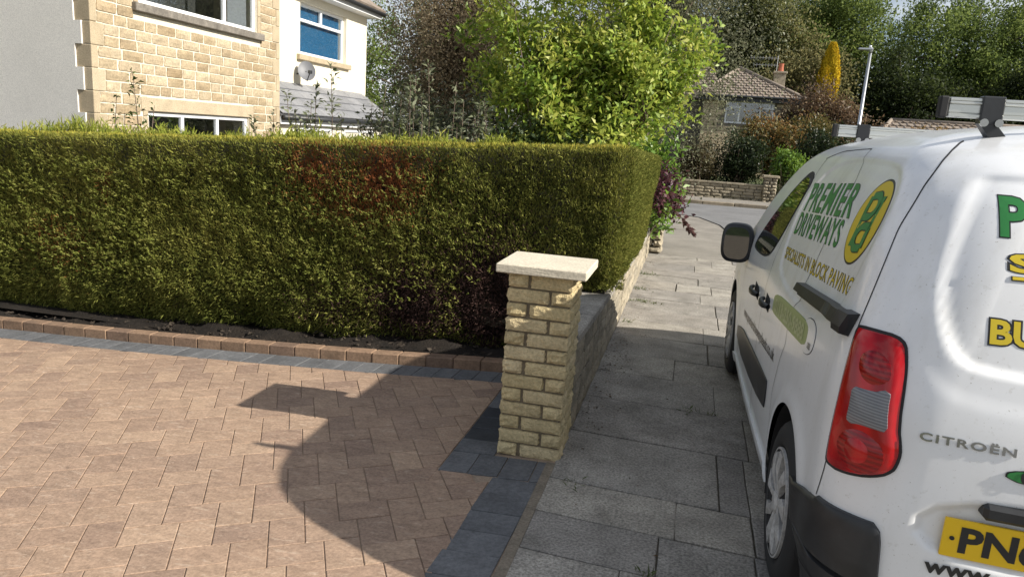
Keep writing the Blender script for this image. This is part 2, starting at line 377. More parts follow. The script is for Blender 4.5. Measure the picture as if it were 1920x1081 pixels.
# --- fallen leaves and grit on the path, weeds in the joints
P_ = []; D_ = []; rg = np.random.default_rng(3)
for k in range(260):
    yy = rg.choice([rg.uniform(3.9, 6.2), rg.uniform(5, 11)]); P_.append((-.5+abs(rg.normal(0, .10))+.01, yy, .006))
for k in range(60): P_.append((rg.uniform(-.45, 1.0), rg.uniform(2.5, 11), .006))
P_ = np.array(P_); n = len(P_); D_ = np.c_[rg.normal(size=(n, 2)), rg.normal(0, .1, n)]; N_ = np.c_[rg.normal(0, .3, (n, 2)), np.ones(n)]
V, F = leaves(P_, D_, N_, rg.uniform(.008, .024, n), rg.uniform(.005, .013, n), .3, .1)
col = np.repeat(ramp_cols(rg.random(n), [(.05, .035, .02), (.10, .06, .03), (.17, .10, .04)]), 4, 0)
tag(mk('leaf_litter', V, F, M['leaf'], col=col), 'scattered dry leaves along the wall foot on the path', 'leaf litter', kind='stuff')
P_ = []
for (wx, wy, wn, sp) in [(-.40, 7.55, 60, .06), (-.42, 8.2, 45, .05), (-.2, 7.5, 25, .06), (-.44, 6.6, 25, .04), (-.43, 9.2, 60, .08), (-.02, 2.58, 16, .03), (.30, 4.46, 10, .03), (-.38, 3.24, 12, .05), (.12, 4.47, 16, .05)]:
    P_ += [(wx+rg.normal(0, sp), wy+rg.normal(0, sp*.6), .0) for _ in range(wn)]
P_ = np.array(P_); n = len(P_); D_ = np.c_[rg.normal(0, .7, (n, 2)), rg.uniform(.3, 1, n)]
V, F = leaves(P_, D_, rdir(rg, n), rg.uniform(.02, .055, n), rg.uniform(.004, .01, n))
tag(mk('weeds', V, F, M['leaf'], col=np.repeat(ramp_cols(rg.random(n), [(.05, .07, .02), (.10, .14, .04), (.14, .14, .06)]), 4, 0)), 'small weeds growing in the flagstone joints', 'weeds', kind='stuff')
# ------------------------------------------------------------------ gate pillar, low wall
def rough_block(seed, nx=5, ny=3, nz=2, amp=.05, faces='all'):
    """unit block (-.5..+.5) with an uneven pitched face"""
    r_ = np.random.default_rng(seed); bm = bmesh.new(); bmesh.ops.create_cube(bm, size=1)
    me = None
    V = []; F = []; idx = {}
    def vid(p):
        k = tuple(round(c, 5) for c in p)
        if k not in idx: idx[k] = len(V); V.append(list(p))
        return idx[k]
    dims = (nx, ny, nz)
    for ax in range(3):
        u, w = [(1, 2), (2, 0), (0, 1)][ax]
        for s in (-.5, .5):
            for i in range(dims[u]):
                for j in range(dims[w]):
                    q = []
                    for a, b in ((0, 0), (1, 0), (1, 1), (0, 1)):
                        p = [0, 0, 0]; p[ax] = s; p[u] = (i+a)/dims[u]-.5; p[w] = (j+b)/dims[w]-.5; q.append(vid(p))
                    F.append(q if s > 0 else q[::-1])
    bm.free(); V = np.array(V)
    edge = (np.abs(np.abs(V)-.5) < 1e-4).sum(1)
    for k in range(len(V)):
        n_ = np.where(np.abs(np.abs(V[k])-.5) < 1e-4, np.sign(V[k]), 0)
        if edge[k] == 1: V[k] += n_*r_.uniform(.1, 1.)*amp
        else: V[k] -= n_*r_.uniform(.2, 1.)*amp*.6
    return V, F
M['buff'] = stone('buff_brick', [(.60, .485, .265), (.66, .54, .31), (.56, .45, .25), (.70, .575, .35)], nscale=(14, 70), mott=.16, bstr=1., bdist=.012, dirt=.15, dark=(.20, .15, .08))
M['buff_mortar'] = stone('buff_mortar', [(.19, .155, .105)], nscale=(15, 90), mott=.2, bstr=.6, bdist=.003, dirt=.2)
M['coping'] = stone('coping', [(.62, .56, .44)], nscale=(6, 90), mott=.08, bstr=.3, bdist=.003, dirt=.12, dark=(.30, .27, .20))
pil = empty('gate_pillar', (-.664, 3.622, 0)); tag(pil, 'buff rough-faced brick gate pillar with pale flat cap beside the path', 'pillar')
brick_me = [mesh_data('brick', *rough_block(50+i, 8, 4, 4, .055), M['buff']) for i in range(8)]
h = .0742
MB().box((-.150, -.150, -.05), (.150, .150, 12.9*h)).build('mortar_core', M['buff_mortar'], pil)
for c in range(13):
    zc = c*h + .033 - .012
    for k in range(4):
        # pinwheel course: a stretcher and a header show on every face, hand alternating by course
        s = 1 if c % 2 == 0 else -1
        cx0, cy0 = (.0575*s, -.1125)
        a = k*math.pi/2
        x_, y_ = cx0*math.cos(a)-cy0*math.sin(a), cx0*math.sin(a)+cy0*math.cos(a)
        o = ob('brick', brick_me[(c*4+k) % 8], pil, loc=(x_+rnd.uniform(-.002, .002), y_+rnd.uniform(-.002, .002), zc), rot=(0, 0, a + (math.pi if rnd.random() < .5 else 0)), scale=(.212, .101, .0645))
# cap: slab with slightly irregular arrises
m = MB().bbox((-.217, -.215, 0), (.232, .213, .045), .005)
bm = bmesh.new(); me = mesh_data('coping_cap', m.V, m.F, M['coping']); bm.from_mesh(me)
bmesh.ops.subdivide_edges(bm, edges=bm.edges[:], cuts=5, use_grid_fill=True)
for v in bm.verts: v.co += Vector((rnd.uniform(-1, 1), rnd.uniform(-1, 1), rnd.uniform(-1, 1)))*.0004
bm.to_mesh(me); bm.free()
ob('coping_cap', me, pil, loc=(0, 0, 13*h-.012))

M['wall_stone'] = stone('wall_stone', [(.30, .26, .19), (.36, .31, .225), (.26, .23, .175), (.40, .345, .25)], nscale=(5, 45), mott=.3, bstr=1., bdist=.01, dirt=.5, dark=(.10, .09, .07))
M['wall_mortar'] = stone('wall_mortar', [(.17, .15, .12)], nscale=(15, 60), mott=.3, dirt=.3)
def wtop(y): return float(np.interp(y, [3.8, 5.4, 7.1, 10, 12], [.585, .505, .455, .405, .38]))
gw = empty('garden_wall', (-.60, 7.4, 0)); tag(gw, 'low weathered stone wall along the path under the hedge', 'wall')
o_ = Vector((-.60, 7.4, 0))
V = []
for y in (3.80, 5.4, 7.1, 10.85): V += [(-.76, y, -.1), (-.525, y, -.1), (-.525, y, wtop(y)-.055), (-.76, y, wtop(y)-.055)]
F = []
for k in range(3):
    for j in range(4): F.append((k*4+j, k*4+(j+1) % 4, k*4+4+(j+1) % 4, k*4+4+j))
F += [(3, 2, 1, 0), (12, 13, 14, 15)]
mk('mortar_core', np.array(V)-np.array(o_), F, M['wall_mortar'], gw)
st_me = [mesh_data('stone', *rough_block(80+i, 5, 2, 3, .10), M['wall_stone']) for i in range(8)]
for c in range(4):
    y = 3.81 - rnd.uniform(0, .2)*(c % 2)
    while y < 10.85:
        L_ = rnd.uniform(.20, .42); y1 = min(y+L_, 10.87); y0 = max(y, 3.80)
        if y1-y0 > .04:
            ym = (y0+y1)/2; hh = (wtop(ym)-.055)/4
            sl = math.atan2((wtop(y1)-wtop(y0))*(c+.5)/4, y1-y0)
            ob('stone', st_me[rnd.randrange(8)], gw, loc=Vector((-.552, ym, (c+.5)*hh))-o_, rot=(sl, 0, 0), scale=(.10, y1-y0-.012, hh-.010))
        y = y1
y = 3.80
while y < 10.85:
    y1 = min(y+rnd.uniform(.5, .62), 10.88); V = MB().bbox((-.80, y+.004, -.055), (-.492, y1-.004, 0), .008)
    V.V = [(a, b, c+wtop(b)) for a, b, c in V.V]; W, c_ = centred(V.V)
    ob('coping_stone', mesh_data('coping_stone', W, V.F, M['flag']), gw, loc=Vector(c_)-o_); y = y1
# short end pillar of the next plot
ep = empty('end_pillar', (-.52, 11.25, 0)); tag(ep, 'short stone block pillar at the far end of the low wall', 'pillar')
for c in range(4):
    for k in range(2):
        ob('stone', st_me[(c*2+k) % 8], ep, loc=((-.07 if c % 2 else .07) if k == 0 else ((.13 if c % 2 else -.13)), 0, .05+c*.1), scale=(.24 if k == 0 else .13, .30, .09))
ob('coping_stone', mesh_data('coping_stone', *(lambda m: (m.V, m.F))(MB().bbox((-.23, -.19, .40), (.23, .19, .45), .01)), M['flag']), ep)

# far front wall across the road
fw = empty('front_wall', (.75, 24.35, 0)); tag(fw, 'low coursed stone front wall across the road below dark shrubs', 'wall')
MB().box((-1.35, -.07, -.1), (1.45, .12, .50)).build('mortar_core', M['wall_mortar'], fw)
for c in range(5):
    x = -1.38 + rnd.uniform(-.2, 0)
    while x < 1.45:
        x1 = min(x+rnd.uniform(.22, .42), 1.46); x0 = max(x, -1.38)
        if x1-x0 > .05: ob('stone', st_me[rnd.randrange(8)], fw, loc=((x0+x1)/2, -.05, c*.10+.05), scale=(x1-x0-.014, .12, .088))
        x = x1
x = -1.4
while x < 1.44:
    x1 = min(x+.57, 1.46); m = MB().bbox((x+.004, -.14, .50), (x1-.004, .15, .555), .008); ob('coping_stone', mesh_data('coping_stone', m.V, m.F, M['wall_stone']), fw); x = x1
fpil = empty('front_gate_pillar', (2.38, 24.3, 0)); tag(fpil, 'square stone gate pillar at the right end of the far wall', 'pillar')
for c in range(8):
    for k, (dx, w_) in enumerate(((-.08, .24), (.12, .16)) if c % 2 else ((.08, .24), (-.12, .16))):
        ob('stone', st_me[rnd.randrange(8)], fpil, loc=(dx, 0, c*.1+.05), scale=(w_-.008, .38, .094))
m = MB().bbox((-.24, -.24, .80), (.24, .24, .87), .01); ob('coping_cap', mesh_data('coping_cap', m.V, m.F, M['wall_stone']), fpil)
# corner wall on the left of the far plot, catching the sun
cw = empty('corner_wall', (-.95, 24.2, 0)); tag(cw, 'rough sunlit end of stone wall left of the far front wall', 'wall')
for c in range(6):
    x = -.55
    while x < .36:
        x1 = min(x+rnd.uniform(.2, .38), .38)
        if x1-x > .05: ob('stone', st_me[rnd.randrange(8)], cw, loc=((x+x1)/2, rnd.uniform(-.03, .03), c*.10+.05), scale=(x1-x-.012, .30, .09))
        x = x1
# ------------------------------------------------------------------ houses
M['house_stone'] = stone('house_stone', [(.36, .28, .175), (.43, .345, .225), (.50, .42, .29), (.32, .24, .145), (.48, .40, .28), (.40, .305, .19)], nscale=(4, 30), mott=.2, bstr=1., bdist=.012, dirt=.3, dark=(.25, .16, .07), stretch=(1, 1, 2.5))
M['house_mortar'] = stone('house_mortar', [(.70, .64, .52)], nscale=(8, 60), mott=.08, dirt=.05)
M['ashlar'] = stone('ashlar', [(.44, .36, .245), (.48, .40, .28), (.41, .335, .225)], nscale=(4, 60), mott=.12, bstr=.6, bdist=.004, dirt=.2, dark=(.28, .22, .14))
M['sill'] = stone('weathered_sill', [(.20, .18, .155)], nscale=(8, 60), mott=.3, dirt=.4)
M['render_grey'] = stone('painted_render', [(.80, .77, .71)], nscale=(1.2, 120), mott=.05, bstr=.5, bdist=.004, dirt=.10, dark=(.5, .49, .46))
M['render_cream'] = stone('cream_render', [(.78, .72, .58)], nscale=(1.2, 120), mott=.05, bstr=.4, bdist=.004, dirt=.06, dark=(.6, .54, .42))
M['upvc'] = plain('white_upvc', (.82, .83, .84), .3)
M['dark_plastic'] = plain('black_gutter', (.025, .027, .03), .45)
M['pane'] = glassmat('window_glass', (.93, .95, .95), .3); M['room'] = plain('room_dark', (.05, .05, .05), .9)
M['blind'] = plain('blue_blind', (.02, .15, .32), .8); M['curtain'] = plain('curtain', (.30, .31, .33), .9)
M['slate'] = stone('grey_slate', [(.22, .225, .24), (.26, .265, .28), (.19, .195, .21)], nscale=(2, 30), mott=.12, rough=.6, dirt=.15)
M['tile'] = stone('roof_tile', [(.26, .215, .175)], nscale=(2.5, 40), mott=.28, dirt=.35, dark=(.13, .11, .09), light=(.36, .31, .25), lightamt=.5)
HS = [mesh_data('stone', *rough_block(120+i, 2, 4, 2, .07), M['house_stone']) for i in range(8)]
ASH = mesh_data('quoin', *(lambda m: (m.V, m.F))(MB().bbox((-.5, -.5, -.5), (.5, .5, .5), .03)), M['ashlar'])
def window(parent, x, y0, y1, z0, z1, bars_v=(), bars_h=(), behind=None, fr=.065, ax='x', s=1):
    """white framed window in a wall facing +x (ax 'x') or -y (ax 'y'); sub-parts: pane"""
    def P(d, a, b): return (x+d*s, a, b) if ax == 'x' else (a, x-d*s, b)
    def bx(m, d0, a0, b0, d1, a1, b1):
        p, q = P(d0, a0, b0), P(d1, a1, b1); m.bbox([min(p[i], q[i]) for i in range(3)], [max(p[i], q[i]) for i in range(3)], .008)
    m = MB()
    bx(m, -.09, y0, z0, -.03, y1, z0+fr); bx(m, -.09, y0, z1-fr, -.03, y1, z1); bx(m, -.092, y0, z0+fr, -.028, y0+fr, z1-fr); bx(m, -.092, y1-fr, z0+fr, -.028, y1, z1-fr)
    for b in bars_v: bx(m, -.094, b[0]-fr*.45, b[1] if len(b) > 1 else z0+fr, -.026, b[0]+fr*.45, b[2] if len(b) > 2 else z1-fr)
    for b in bars_h: bx(m, -.096, b[1] if len(b) > 1 else y0+fr, b[0]-fr*.45, -.024, b[2] if len(b) > 2 else y1-fr, b[0]+fr*.45)
    w = m.build('window', M['upvc'], parent)
    m = MB(); bx(m, -.062, y0+fr*.6, z0+fr*.6, -.056, y1-fr*.6, z1-fr*.6); m.build('pane', M['pane'], w)
    m = MB(); bx(m, -.9, y0, z0, -.88, y1, z1); m.build('room_back', M['room'], w)
    if behind == 'blind': m = MB(); bx(m, -.125, y0+fr, z0+fr, -.12, y1-fr, z1-fr); m.build('blind', M['blind'], w)
    if behind == 'curtain':
        m = MB(); a = y1-fr-.02; 
        for k in range(14):
            p0 = P(-.16-.03*(k % 2), a-k*.04, z0+fr); p1 = P(-.16-.03*((k+1) % 2), a-(k+1)*.04, z0+fr); m.add([p0, p1, (*p1[:2], z1), (*p0[:2], z1)], [(0, 1, 2, 3)])
        m.build('curtain', M['curtain'], w)
    return w

H = empty('stone_house', (-8, 8.58, -.6)); tag(H, 'pale stone house with grey rendered gable, white windows and cream extension', 'house')
Hinv = Matrix.Translation((8, -8.58, .6))
def hpart(o):
    o.parent = H; o.matrix_parent_inverse = Hinv; return o
X0, Y0, Y1, Z0, Z1 = -8., 8.58, 13.25, -.6, 4.5
UW = (9.50, 12.50, 3.10, 4.25); LW = (9.62, 12.22, .35, 1.58)
# wall backing with real openings (strips round the windows)
m = MB()
for a, b, c, d in ((Y0+.012, UW[0], Z0, Z1), (UW[1], Y1-.012, Z0, Z1), (UW[0], UW[1], UW[3], Z1), (UW[0], UW[1], LW[3], UW[2]), (UW[0], LW[0], Z0, LW[3]), (LW[1], UW[1], Z0, LW[3]), (LW[0], LW[1], Z0, LW[2])):
    m.box((X0-.34, a, c), (X0-.016, b, d))
hpart(m.build('wall', M['house_mortar'], None))
QH = .30
for k in range(-1, 17):
    zc = Z0 + .15 + QH*k + .015
    if zc > Z1: break
    for yq, sg in ((Y0, 1), (Y1, -1)):
        lng = (k % 2 == 0)
        wy = .24 if lng else .125; wx = .125 if lng else .24
        if sg > 0: hpart(ob('quoin', ASH, None, loc=(X0-wx/2, Y0+wy/2, zc), scale=(wx, wy-.006, QH-.008)))
        else: hpart(ob('quoin', ASH, None, loc=(X0-.1, Y1-wy/2-.001, zc), scale=(.2, wy-.006, QH-.008)))
row = 0
z = Z0 + .015
while z < Z1-.05:
    hgt = QH/2; k = int((z-Z0)/QH+.01)-0
    lng = (int(round((z-Z0-.015)/QH-.25)) % 2 == 0)
    ya = Y0 + (.24 if lng else .125); yb = Y1 - (.24 if lng else .125)
    segs = [(ya, yb)]
    def cut(segs, a, b):
        out = []
        for s, e in segs:
            if e <= a or s >= b: out.append((s, e))
            else:
                if s < a: out.append((s, a))
                if e > b: out.append((b, e))
        return out
    if z+hgt > UW[2]-.13 and z < UW[3]+.2: segs = cut(segs, UW[0]-.10, UW[1]+.10)
    if z+hgt > LW[2]-.1 and z < LW[3]: segs = cut(segs, LW[0]-.10, LW[1]+.10)
    if z+hgt > LW[3]+.02 and z < LW[3]+.19: segs = cut(segs, LW[0]-.14, LW[1]+.14)
    if z > .6 or True:
        for s, e in segs:
            y = s
            while y < e-.02:
                L_ = rnd.uniform(.24, .46); y1 = y+L_
                if e-y1 < .14: y1 = e
                hpart(ob('stone', HS[rnd.randrange(8)], None, loc=(X0-.055, (y+y1)/2, z+hgt/2), scale=(.104+rnd.uniform(-.006, .006), y1-y-.016, hgt-.015)))
                y = y1
    z += hgt
m = MB().bbox((X0-.2, UW[0]-.13, UW[2]-.125), (X0+.07, UW[1]+.13, UW[2]-.005), .01); hpart(m.build('window_sill', M['sill'], None))
m = MB().bbox((X0-.1, LW[0]-.14, LW[3]+.005), (X0+.004, LW[1]+.14, LW[3]+.205), .008); hpart(m.build('lintel', M['ashlar'], None))
m = MB().bbox((X0-.1, UW[0]-.12, UW[3]+.005), (X0+.004, UW[1]+.12, UW[3]+.2), .008); hpart(m.build('lintel', M['ashlar'], None))
for (a, b, c, d) in (UW, LW):
    for yy in (a-.10, b+.004):
        zz = c
        while zz < d-.02:
            hpart(ob('jamb_stone', ASH, None, loc=(X0-.075, yy+.048, zz+.145), scale=(.152, .094, .28))); zz += .29
hpart(window(None, X0-.02, UW[0], UW[1], UW[2], UW[3], bars_v=((11.6,),), behind='curtain'))
hpart(window(None, X0-.02, LW[0], LW[1], LW[2], LW[3], bars_v=((10.45,), (11.35,)), behind=None))
# rendered gable with stepped edge along the quoins
m = MB()
m.box((-15, Y0+.02, Z0), (X0-.25, Y0+.30, Z1))
for k in range(-1, 17):
    za = Z0 + .015 + QH*k; wx = .125 if k % 2 == 0 else .24
    if za > Z1: break
    m.box((-15, Y0-.018, max(za, Z0)), (X0-wx-.004, Y0+.02, min(za+QH, Z1)))
m.add([(-15, Y0-.018, Z1), (X0, Y0-.018, Z1), (-11.5, Y0-.018, 7.0), (-15, Y0+.3, Z1), (X0, Y0+.3, Z1), (-11.5, Y0+.3, 7.0)], [(0, 1, 2), (5, 4, 3), (0, 3, 4, 1), (1, 4, 5, 2), (2, 5, 3, 0)])
hpart(m.build('rendered_gable', M['render_grey'], None))
m = MB(); m.box((-15, Y0+.3, Z0), (-14.7, 19.2, Z1)); hpart(m.build('rear_wall', M['render_grey'], None))
# cream extension
XE, YE = -9.0, 19.26
EW = (15.75, 18.05, 3.07, 4.22)
m = MB()
for a, b, c, d in ((Y1-.3, EW[0], Z0, 4.45), (EW[1], YE, Z0, 4.45), (EW[0], EW[1], EW[3], 4.45), (EW[0], EW[1], Z0, EW[2])): m.box((XE-.3, a, c), (XE, b, d))
m.box((-14.7, YE-.3, Z0), (XE-.3, YE, 4.45))
hpart(m.build('extension_wall', M['render_cream'], None))
hpart(window(None, XE-.06, EW[0], EW[1], EW[2], EW[3], bars_v=((16.9, 3.86, 4.16),), bars_h=((3.84,),), behind='blind', fr=.075))
m = MB().bbox((XE-.1, EW[0]-.15, EW[2]-.13), (XE+.09, EW[1]+.15, EW[2]-.004), .012); hpart(m.build('window_sill', M['ashlar'], None))
# eaves: soffit, fascia, gutter, roof
def roof_slab(name, pts, th, mat):
    a = [Vector(p) for p in pts]; n_ = (a[1]-a[0]).cross(a[3]-a[0]).normalized()
    V = a + [p - n_*th for p in a]; return mk(name, V, [(0, 1, 2, 3), (7, 6, 5, 4), (0, 4, 5, 1), (1, 5, 6, 2), (2, 6, 7, 3), (3, 7, 4, 0)], mat)
m = MB().box((XE-.25, Y1+.05, 4.40), (XE+.32, YE+.22, 4.425)); m.bbox((XE+.30, Y1+.05, 4.40), (XE+.325, YE+.22, 4.55), .004); hpart(m.build('soffit', M['upvc'], None))
g2 = MB().tube([(XE+.385, Y1+.05, 4.53), (XE+.385, YE+.26, 4.53)], .058, 10); hpart(g2.build('gutter', M['dark_plastic'], None, True))
r2 = roof_slab('roof', [(XE+.42, Y1-.2, 4.57), (XE+.42, YE+.25, 4.57), (-11.9, YE+.25, 6.6), (-11.9, Y1-.2, 6.6)], -.05, M['tile']); hpart(r2)
r2 = roof_slab('roof', [(X0+.35, Y0-.15, 4.50), (X0+.35, Y1+.1, 4.50), (-11.5, Y1+.1, 7.05), (-11.5, Y0-.15, 7.05)], -.06, M['tile']); hpart(r2)
r2 = roof_slab('roof', [(-15.3, YE+.2, 4.55), (-15.3, Y0-.15, 4.55), (-11.5, Y0-.15, 7.05), (-11.5, YE+.2, 7.05)], -.06, M['tile']); hpart(r2)
# lean-to with slate courses
LX0, LX1, LZ0, LZ1 = XE+.01, X0+.04, 2.40, 1.70
m = MB().box((LX0, Y1+.02, Z0), (LX1-.16, 18.95, 1.60)); hpart(m.build('porch_wall', M['house_mortar'], None))
m = MB().bbox((LX1-.06, Y1+.02, 1.50), (LX1-.03, 19.05, 1.66), .005); hpart(m.build('fascia', M['upvc'], None))
m = MB().tube([(LX1+.03, Y1+.02, 1.635), (LX1+.03, 19.1, 1.635)], .055, 10); hpart(m.build('gutter', M['dark_plastic'], None, True))
lean = roof_slab('porch_roof', [(LX1, Y1+.01, LZ1-.02), (LX1, 19.0, LZ1-.02), (LX0, 19.0, LZ0-.02), (LX0, Y1+.01, LZ0-.02)], .03, M['slate']); hpart(lean)
sl_v = Vector((LX0-LX1, 0, LZ0-LZ1)); sl_n = Vector((LZ0-LZ1, 0, LX1-LX0)).normalized()
for k in range(4):
    y = Y1+.02 - (.3 if k % 2 else 0)
    while y < 18.98:
        a, b = max(y, Y1+.02)+.004, min(y+.6, 18.99)-.004
        if b-a > .05:
            p0 = Vector((LX1, 0, LZ1)) + sl_v*(k/4) + sl_n*.028; p1 = Vector((LX1, 0, LZ1)) + sl_v*((k+1.12)/4 if k < 3 else 1.) + sl_n*.004
            V = [(p0.x, a, p0.z), (p0.x, b, p0.z), (p1.x, b, p1.z), (p1.x, a, p1.z)]; V += [tuple(Vector(v)-sl_n*.016) for v in V]
            s_ = mk('roof_slate', V, [(0, 1, 2, 3), (7, 6, 5, 4), (0, 4, 5, 1), (1, 5, 6, 2), (2, 6, 7, 3), (3, 7, 4, 0)], M['slate']); s_.parent = H; s_.matrix_parent_inverse = Hinv
        y += .6
hpart(window(None, LX1-.10, 14.2, 15.6, .2, 1.45, bars_v=((14.9,),)))
hpart(window(None, LX1-.10, 16.2, 17.9, .2, 1.45, bars_v=((17.05,),)))
# dish
M['dish'] = plain('dish_grey', (.13, .135, .15), .5)
ds = empty('satellite_dish', (XE, 15.62, 2.62)); tag(ds, 'grey satellite dish on bracket under the blue blind window', 'satellite dish')
V = []; F = []; n = 24
dn = Vector((.62, -.70, .34)).normalized(); du = dn.cross(Vector((0, 0, 1))).normalized(); dv = du.cross(dn)
c0 = Vector((.24, 0, .06))
for i in range(6):
    rr = .22*i/5
    for j in range(n): a = 2*math.pi*j/n; V.append(c0 + du*rr*math.cos(a)*.9 + dv*rr*1.05*math.sin(a) + dn*(.35*rr*rr*2.4))
for i in range(5):
    for j in range(n): F.append((i*n+j, i*n+(j+1) % n, (i+1)*n+(j+1) % n, (i+1)*n+j))
mk('reflector', V, F, M['dish'], ds, True)
MB().tube([(0, 0, 0), tuple(c0)], .018, 8).build('bracket', M['dark_plastic'], ds)
e = c0 + dn*.34 - dv*.16
MB().tube([tuple(c0 - dv*.22), tuple(e)], .012, 6).build('feed_arm', M['dark_plastic'], ds)
MB().bbox(tuple(e-Vector((.035, .05, .03))), tuple(e+Vector((.035, .05, .045))), .012).build('receiver', M['dark_plastic'], ds)

# ------------------------------------------------------------------ tiled roofs of far houses
def tiled(poly3, name, parent, tw=.30, gauge=.31):
    """clipped rows of rolled tiles over a flat roof polygon whose first edge is the eaves"""
    a = [Vector(p) for p in poly3]; u = (a[1]-a[0]).normalized(); n_ = (a[1]-a[0]).cross(a[2]-a[0]).normalized(); v = n_.cross(u)
    uv = [((p-a[0]).dot(u), (p-a[0]).dot(v)) for p in a]
    m = MB(); U1 = max(p[0] for p in uv); U0 = min(p[0] for p in uv); V1 = max(p[1] for p in uv)
    r = 0
    while r*gauge < V1:
        c = math.floor(U0/tw)
        while c*tw < U1:
            x0 = c*tw + (tw/2 if r % 2 else 0); y0 = r*gauge; jz = rnd.uniform(0, .006)
            for (xa, xb, ha, hb) in ((x0, x0+tw*.55, .0, .0), (x0+tw*.55, x0+tw*.78, .0, .045), (x0+tw*.78, x0+tw-.01, .045, .0)):
                q = [(xa, y0), (xb, y0), (xb, y0+gauge), (xa, y0+gauge)]
                for i in range(len(uv)):
                    p, q2 = uv[i], uv[(i+1) % len(uv)]; nx, ny = q2[1]-p[1], p[0]-q2[0]
                    q = clip(q, nx, ny, nx*p[0]+ny*p[1])
                    if len(q) < 3: break
                if len(q) > 2:
                    V = [a[0] + u*s + v*t + n_*((ha+(hb-ha)*(s-xa)/(xb-xa)) + jz + .05*(1-(t-y0)/gauge)) for s, t in q]
                    k = len(V); W = V + [p - n_*.05 for p in V[:]]
                    m.add(W, [list(range(k))] + [[i, i+k, (i+1) % k+k, (i+1) % k] for i in range(k)])
            c += 1
        r += 1
    return tag(m.build(name, M['tile'], parent), kind='stuff')
F2 = empty('far_house', (2.7, 45, -.6)); tag(F2, 'far stone house with hipped tile roof and red chimney pot', 'house')
FI = Matrix.Translation((-2.7, -45, .6))
def fpart(o, par=F2, inv=FI): o.parent = par; o.matrix_parent_inverse = inv; return o
FW = (1.42, 4.1, 3.02, 4.28)
m = MB()
for a, b, c, d in ((.15, FW[0], -.6, 4.55), (FW[1], 5.35, -.6, 4.55), (FW[0], FW[1], FW[3], 4.55), (FW[0], FW[1], 1.9, FW[2]), (FW[0], FW[1], -.6, .9)): m.box((a, 45.0, c), (b, 45.3, d))
m.box((FW[0], 45.02, .9), (FW[1], 45.3, 1.9)); m.box((.15, 45.3, -.6), (.45, 52, 4.55)); m.box((5.05, 45.3, -.6), (5.35, 52, 4.55)); m.box((-6, 49.0, -.6), (.15, 49.3, 4.55))
fpart(m.build('wall', M['wall_mortar'], None))
mb = MB(); z = -.6; r_ = 0
while z < 4.5:
    x = .15
    while x < 5.33:
        x1 = min(x+rnd.uniform(.25, .5), 5.35)
        if not (x1 > FW[0]-.05 and x < FW[1]+.05 and z+.15 > FW[2]-.05 and z < FW[3]+.02): mb.bbox((x+.008, 44.965+rnd.uniform(-.012, .012), z+.008), (x1-.008, 45.02, z+.142), .006)
        x = x1
    z += .15
M['far_stone'] = stone('far_stone', [(.58, .475, .32)], nscale=(1.5, 8), mott=.3, bstr=.5, dirt=.3, dark=(.25, .2, .13))
tag(fpart(mb.build('stone_courses', M['far_stone'], None)), kind='stuff')
fpart(window(None, 45.0, FW[0], FW[1], FW[2], FW[3], bars_v=((2.2,), (3.35,)), bars_h=((3.93, FW[0]+.06, 2.2), (3.93, 3.35, FW[1]-.06)), behind='curtain', fr=.09, ax='y', s=1))
fpart(window(None, 45.0, 1.0, 2.0, .9, 1.9, fr=.09, ax='y')); 
e0, e1, ez = -.15, 5.65, 4.52
ap = (2.05, 47.6, 6.30); bk = (2.05, 53, 6.30)
rf = mk('roof', [(e0, 44.65, ez), (e1, 44.65, ez), ap, bk, (e0, 53, ez), (e1, 53, ez)], [(0, 1, 2), (1, 5, 3, 2), (4, 0, 2, 3)], M['tile']); fpart(rf)
o = tiled([(e0, 44.62, ez), (e1, 44.62, ez), ap], 'roof_tiles', None); fpart(o)
o = tiled([(e0, 53, ez), (e0, 44.62, ez), ap, bk], 'roof_tiles', None); fpart(o)
mb = MB()
for q in ([(e1, 44.6, ez+.04), tuple(Vector(ap)+Vector((0, 0, .06)))], [(e0, 44.6, ez+.04), tuple(Vector(ap)+Vector((0, 0, .06)))], [tuple(Vector(ap)+Vector((0, 0, .06))), bk]): mb.tube(q, .10, 8)
fpart(mb.build('hip_tiles', M['tile'], None, True))
rf = mk('main_roof', [(-6.5, 48.7, ez), (1.2, 48.7, ez), (.6, 51.8, 6.85), (-6.5, 51.8, 6.85)], [(0, 1, 2, 3)], M['tile']); fpart(rf)
o = tiled([(-3, 48.68, ez), (1.2, 48.68, ez), (.6, 51.8, 6.85), (-3, 51.8, 6.85)], 'roof_tiles', None); fpart(o)
m = MB().bbox((e0-.02, 44.60, ez-.28), (e1+.02, 44.68, ez-.02), .01); m.tube([(e0, 44.55, ez-.02), (e1, 44.55, ez-.02)], .07, 8); fpart(m.build('gutter', M['dark_plastic'], None))
M['terracotta'] = plain('terracotta', (.42, .13, .07), .8)
m = MB().bbox((4.05, 47.2, 4.9), (4.68, 47.8, 6.10), .01); m.bbox((3.98, 47.13, 6.10), (4.75, 47.87, 6.22), .02); ch = m.build('chimney', M['wall_stone'], None); fpart(ch)
V = MB().tube([(4.38, 47.5, 6.2), (4.38, 47.5, 6.5), (4.38, 47.5, 6.68)], [.17, .14, .15], 12); po = V.build('chimney_pot', M['terracotta'], ch); 
M['alu'] = plain('aluminium', (.6, .6, .6), .35, 1.)
mb = MB().tube([(4.12, 47.3, 5.6), (4.12, 47.3, 7.1)], .02, 6)
for zz, xx in ((6.95, 2.6), (6.55, 2.8)):
    mb.tube([(4.2, 47.3, zz), (xx, 47.3, zz)], .014, 5); x = xx
    while x < 4.0: mb.tube([(x, 47.3, zz-.1), (x, 47.3, zz+.1)], .01, 4); x += .17
ae = mb.build('tv_aerial', M['alu']); tag(ae, 'television aerial on pole beside the far red chimney pot', 'aerial')

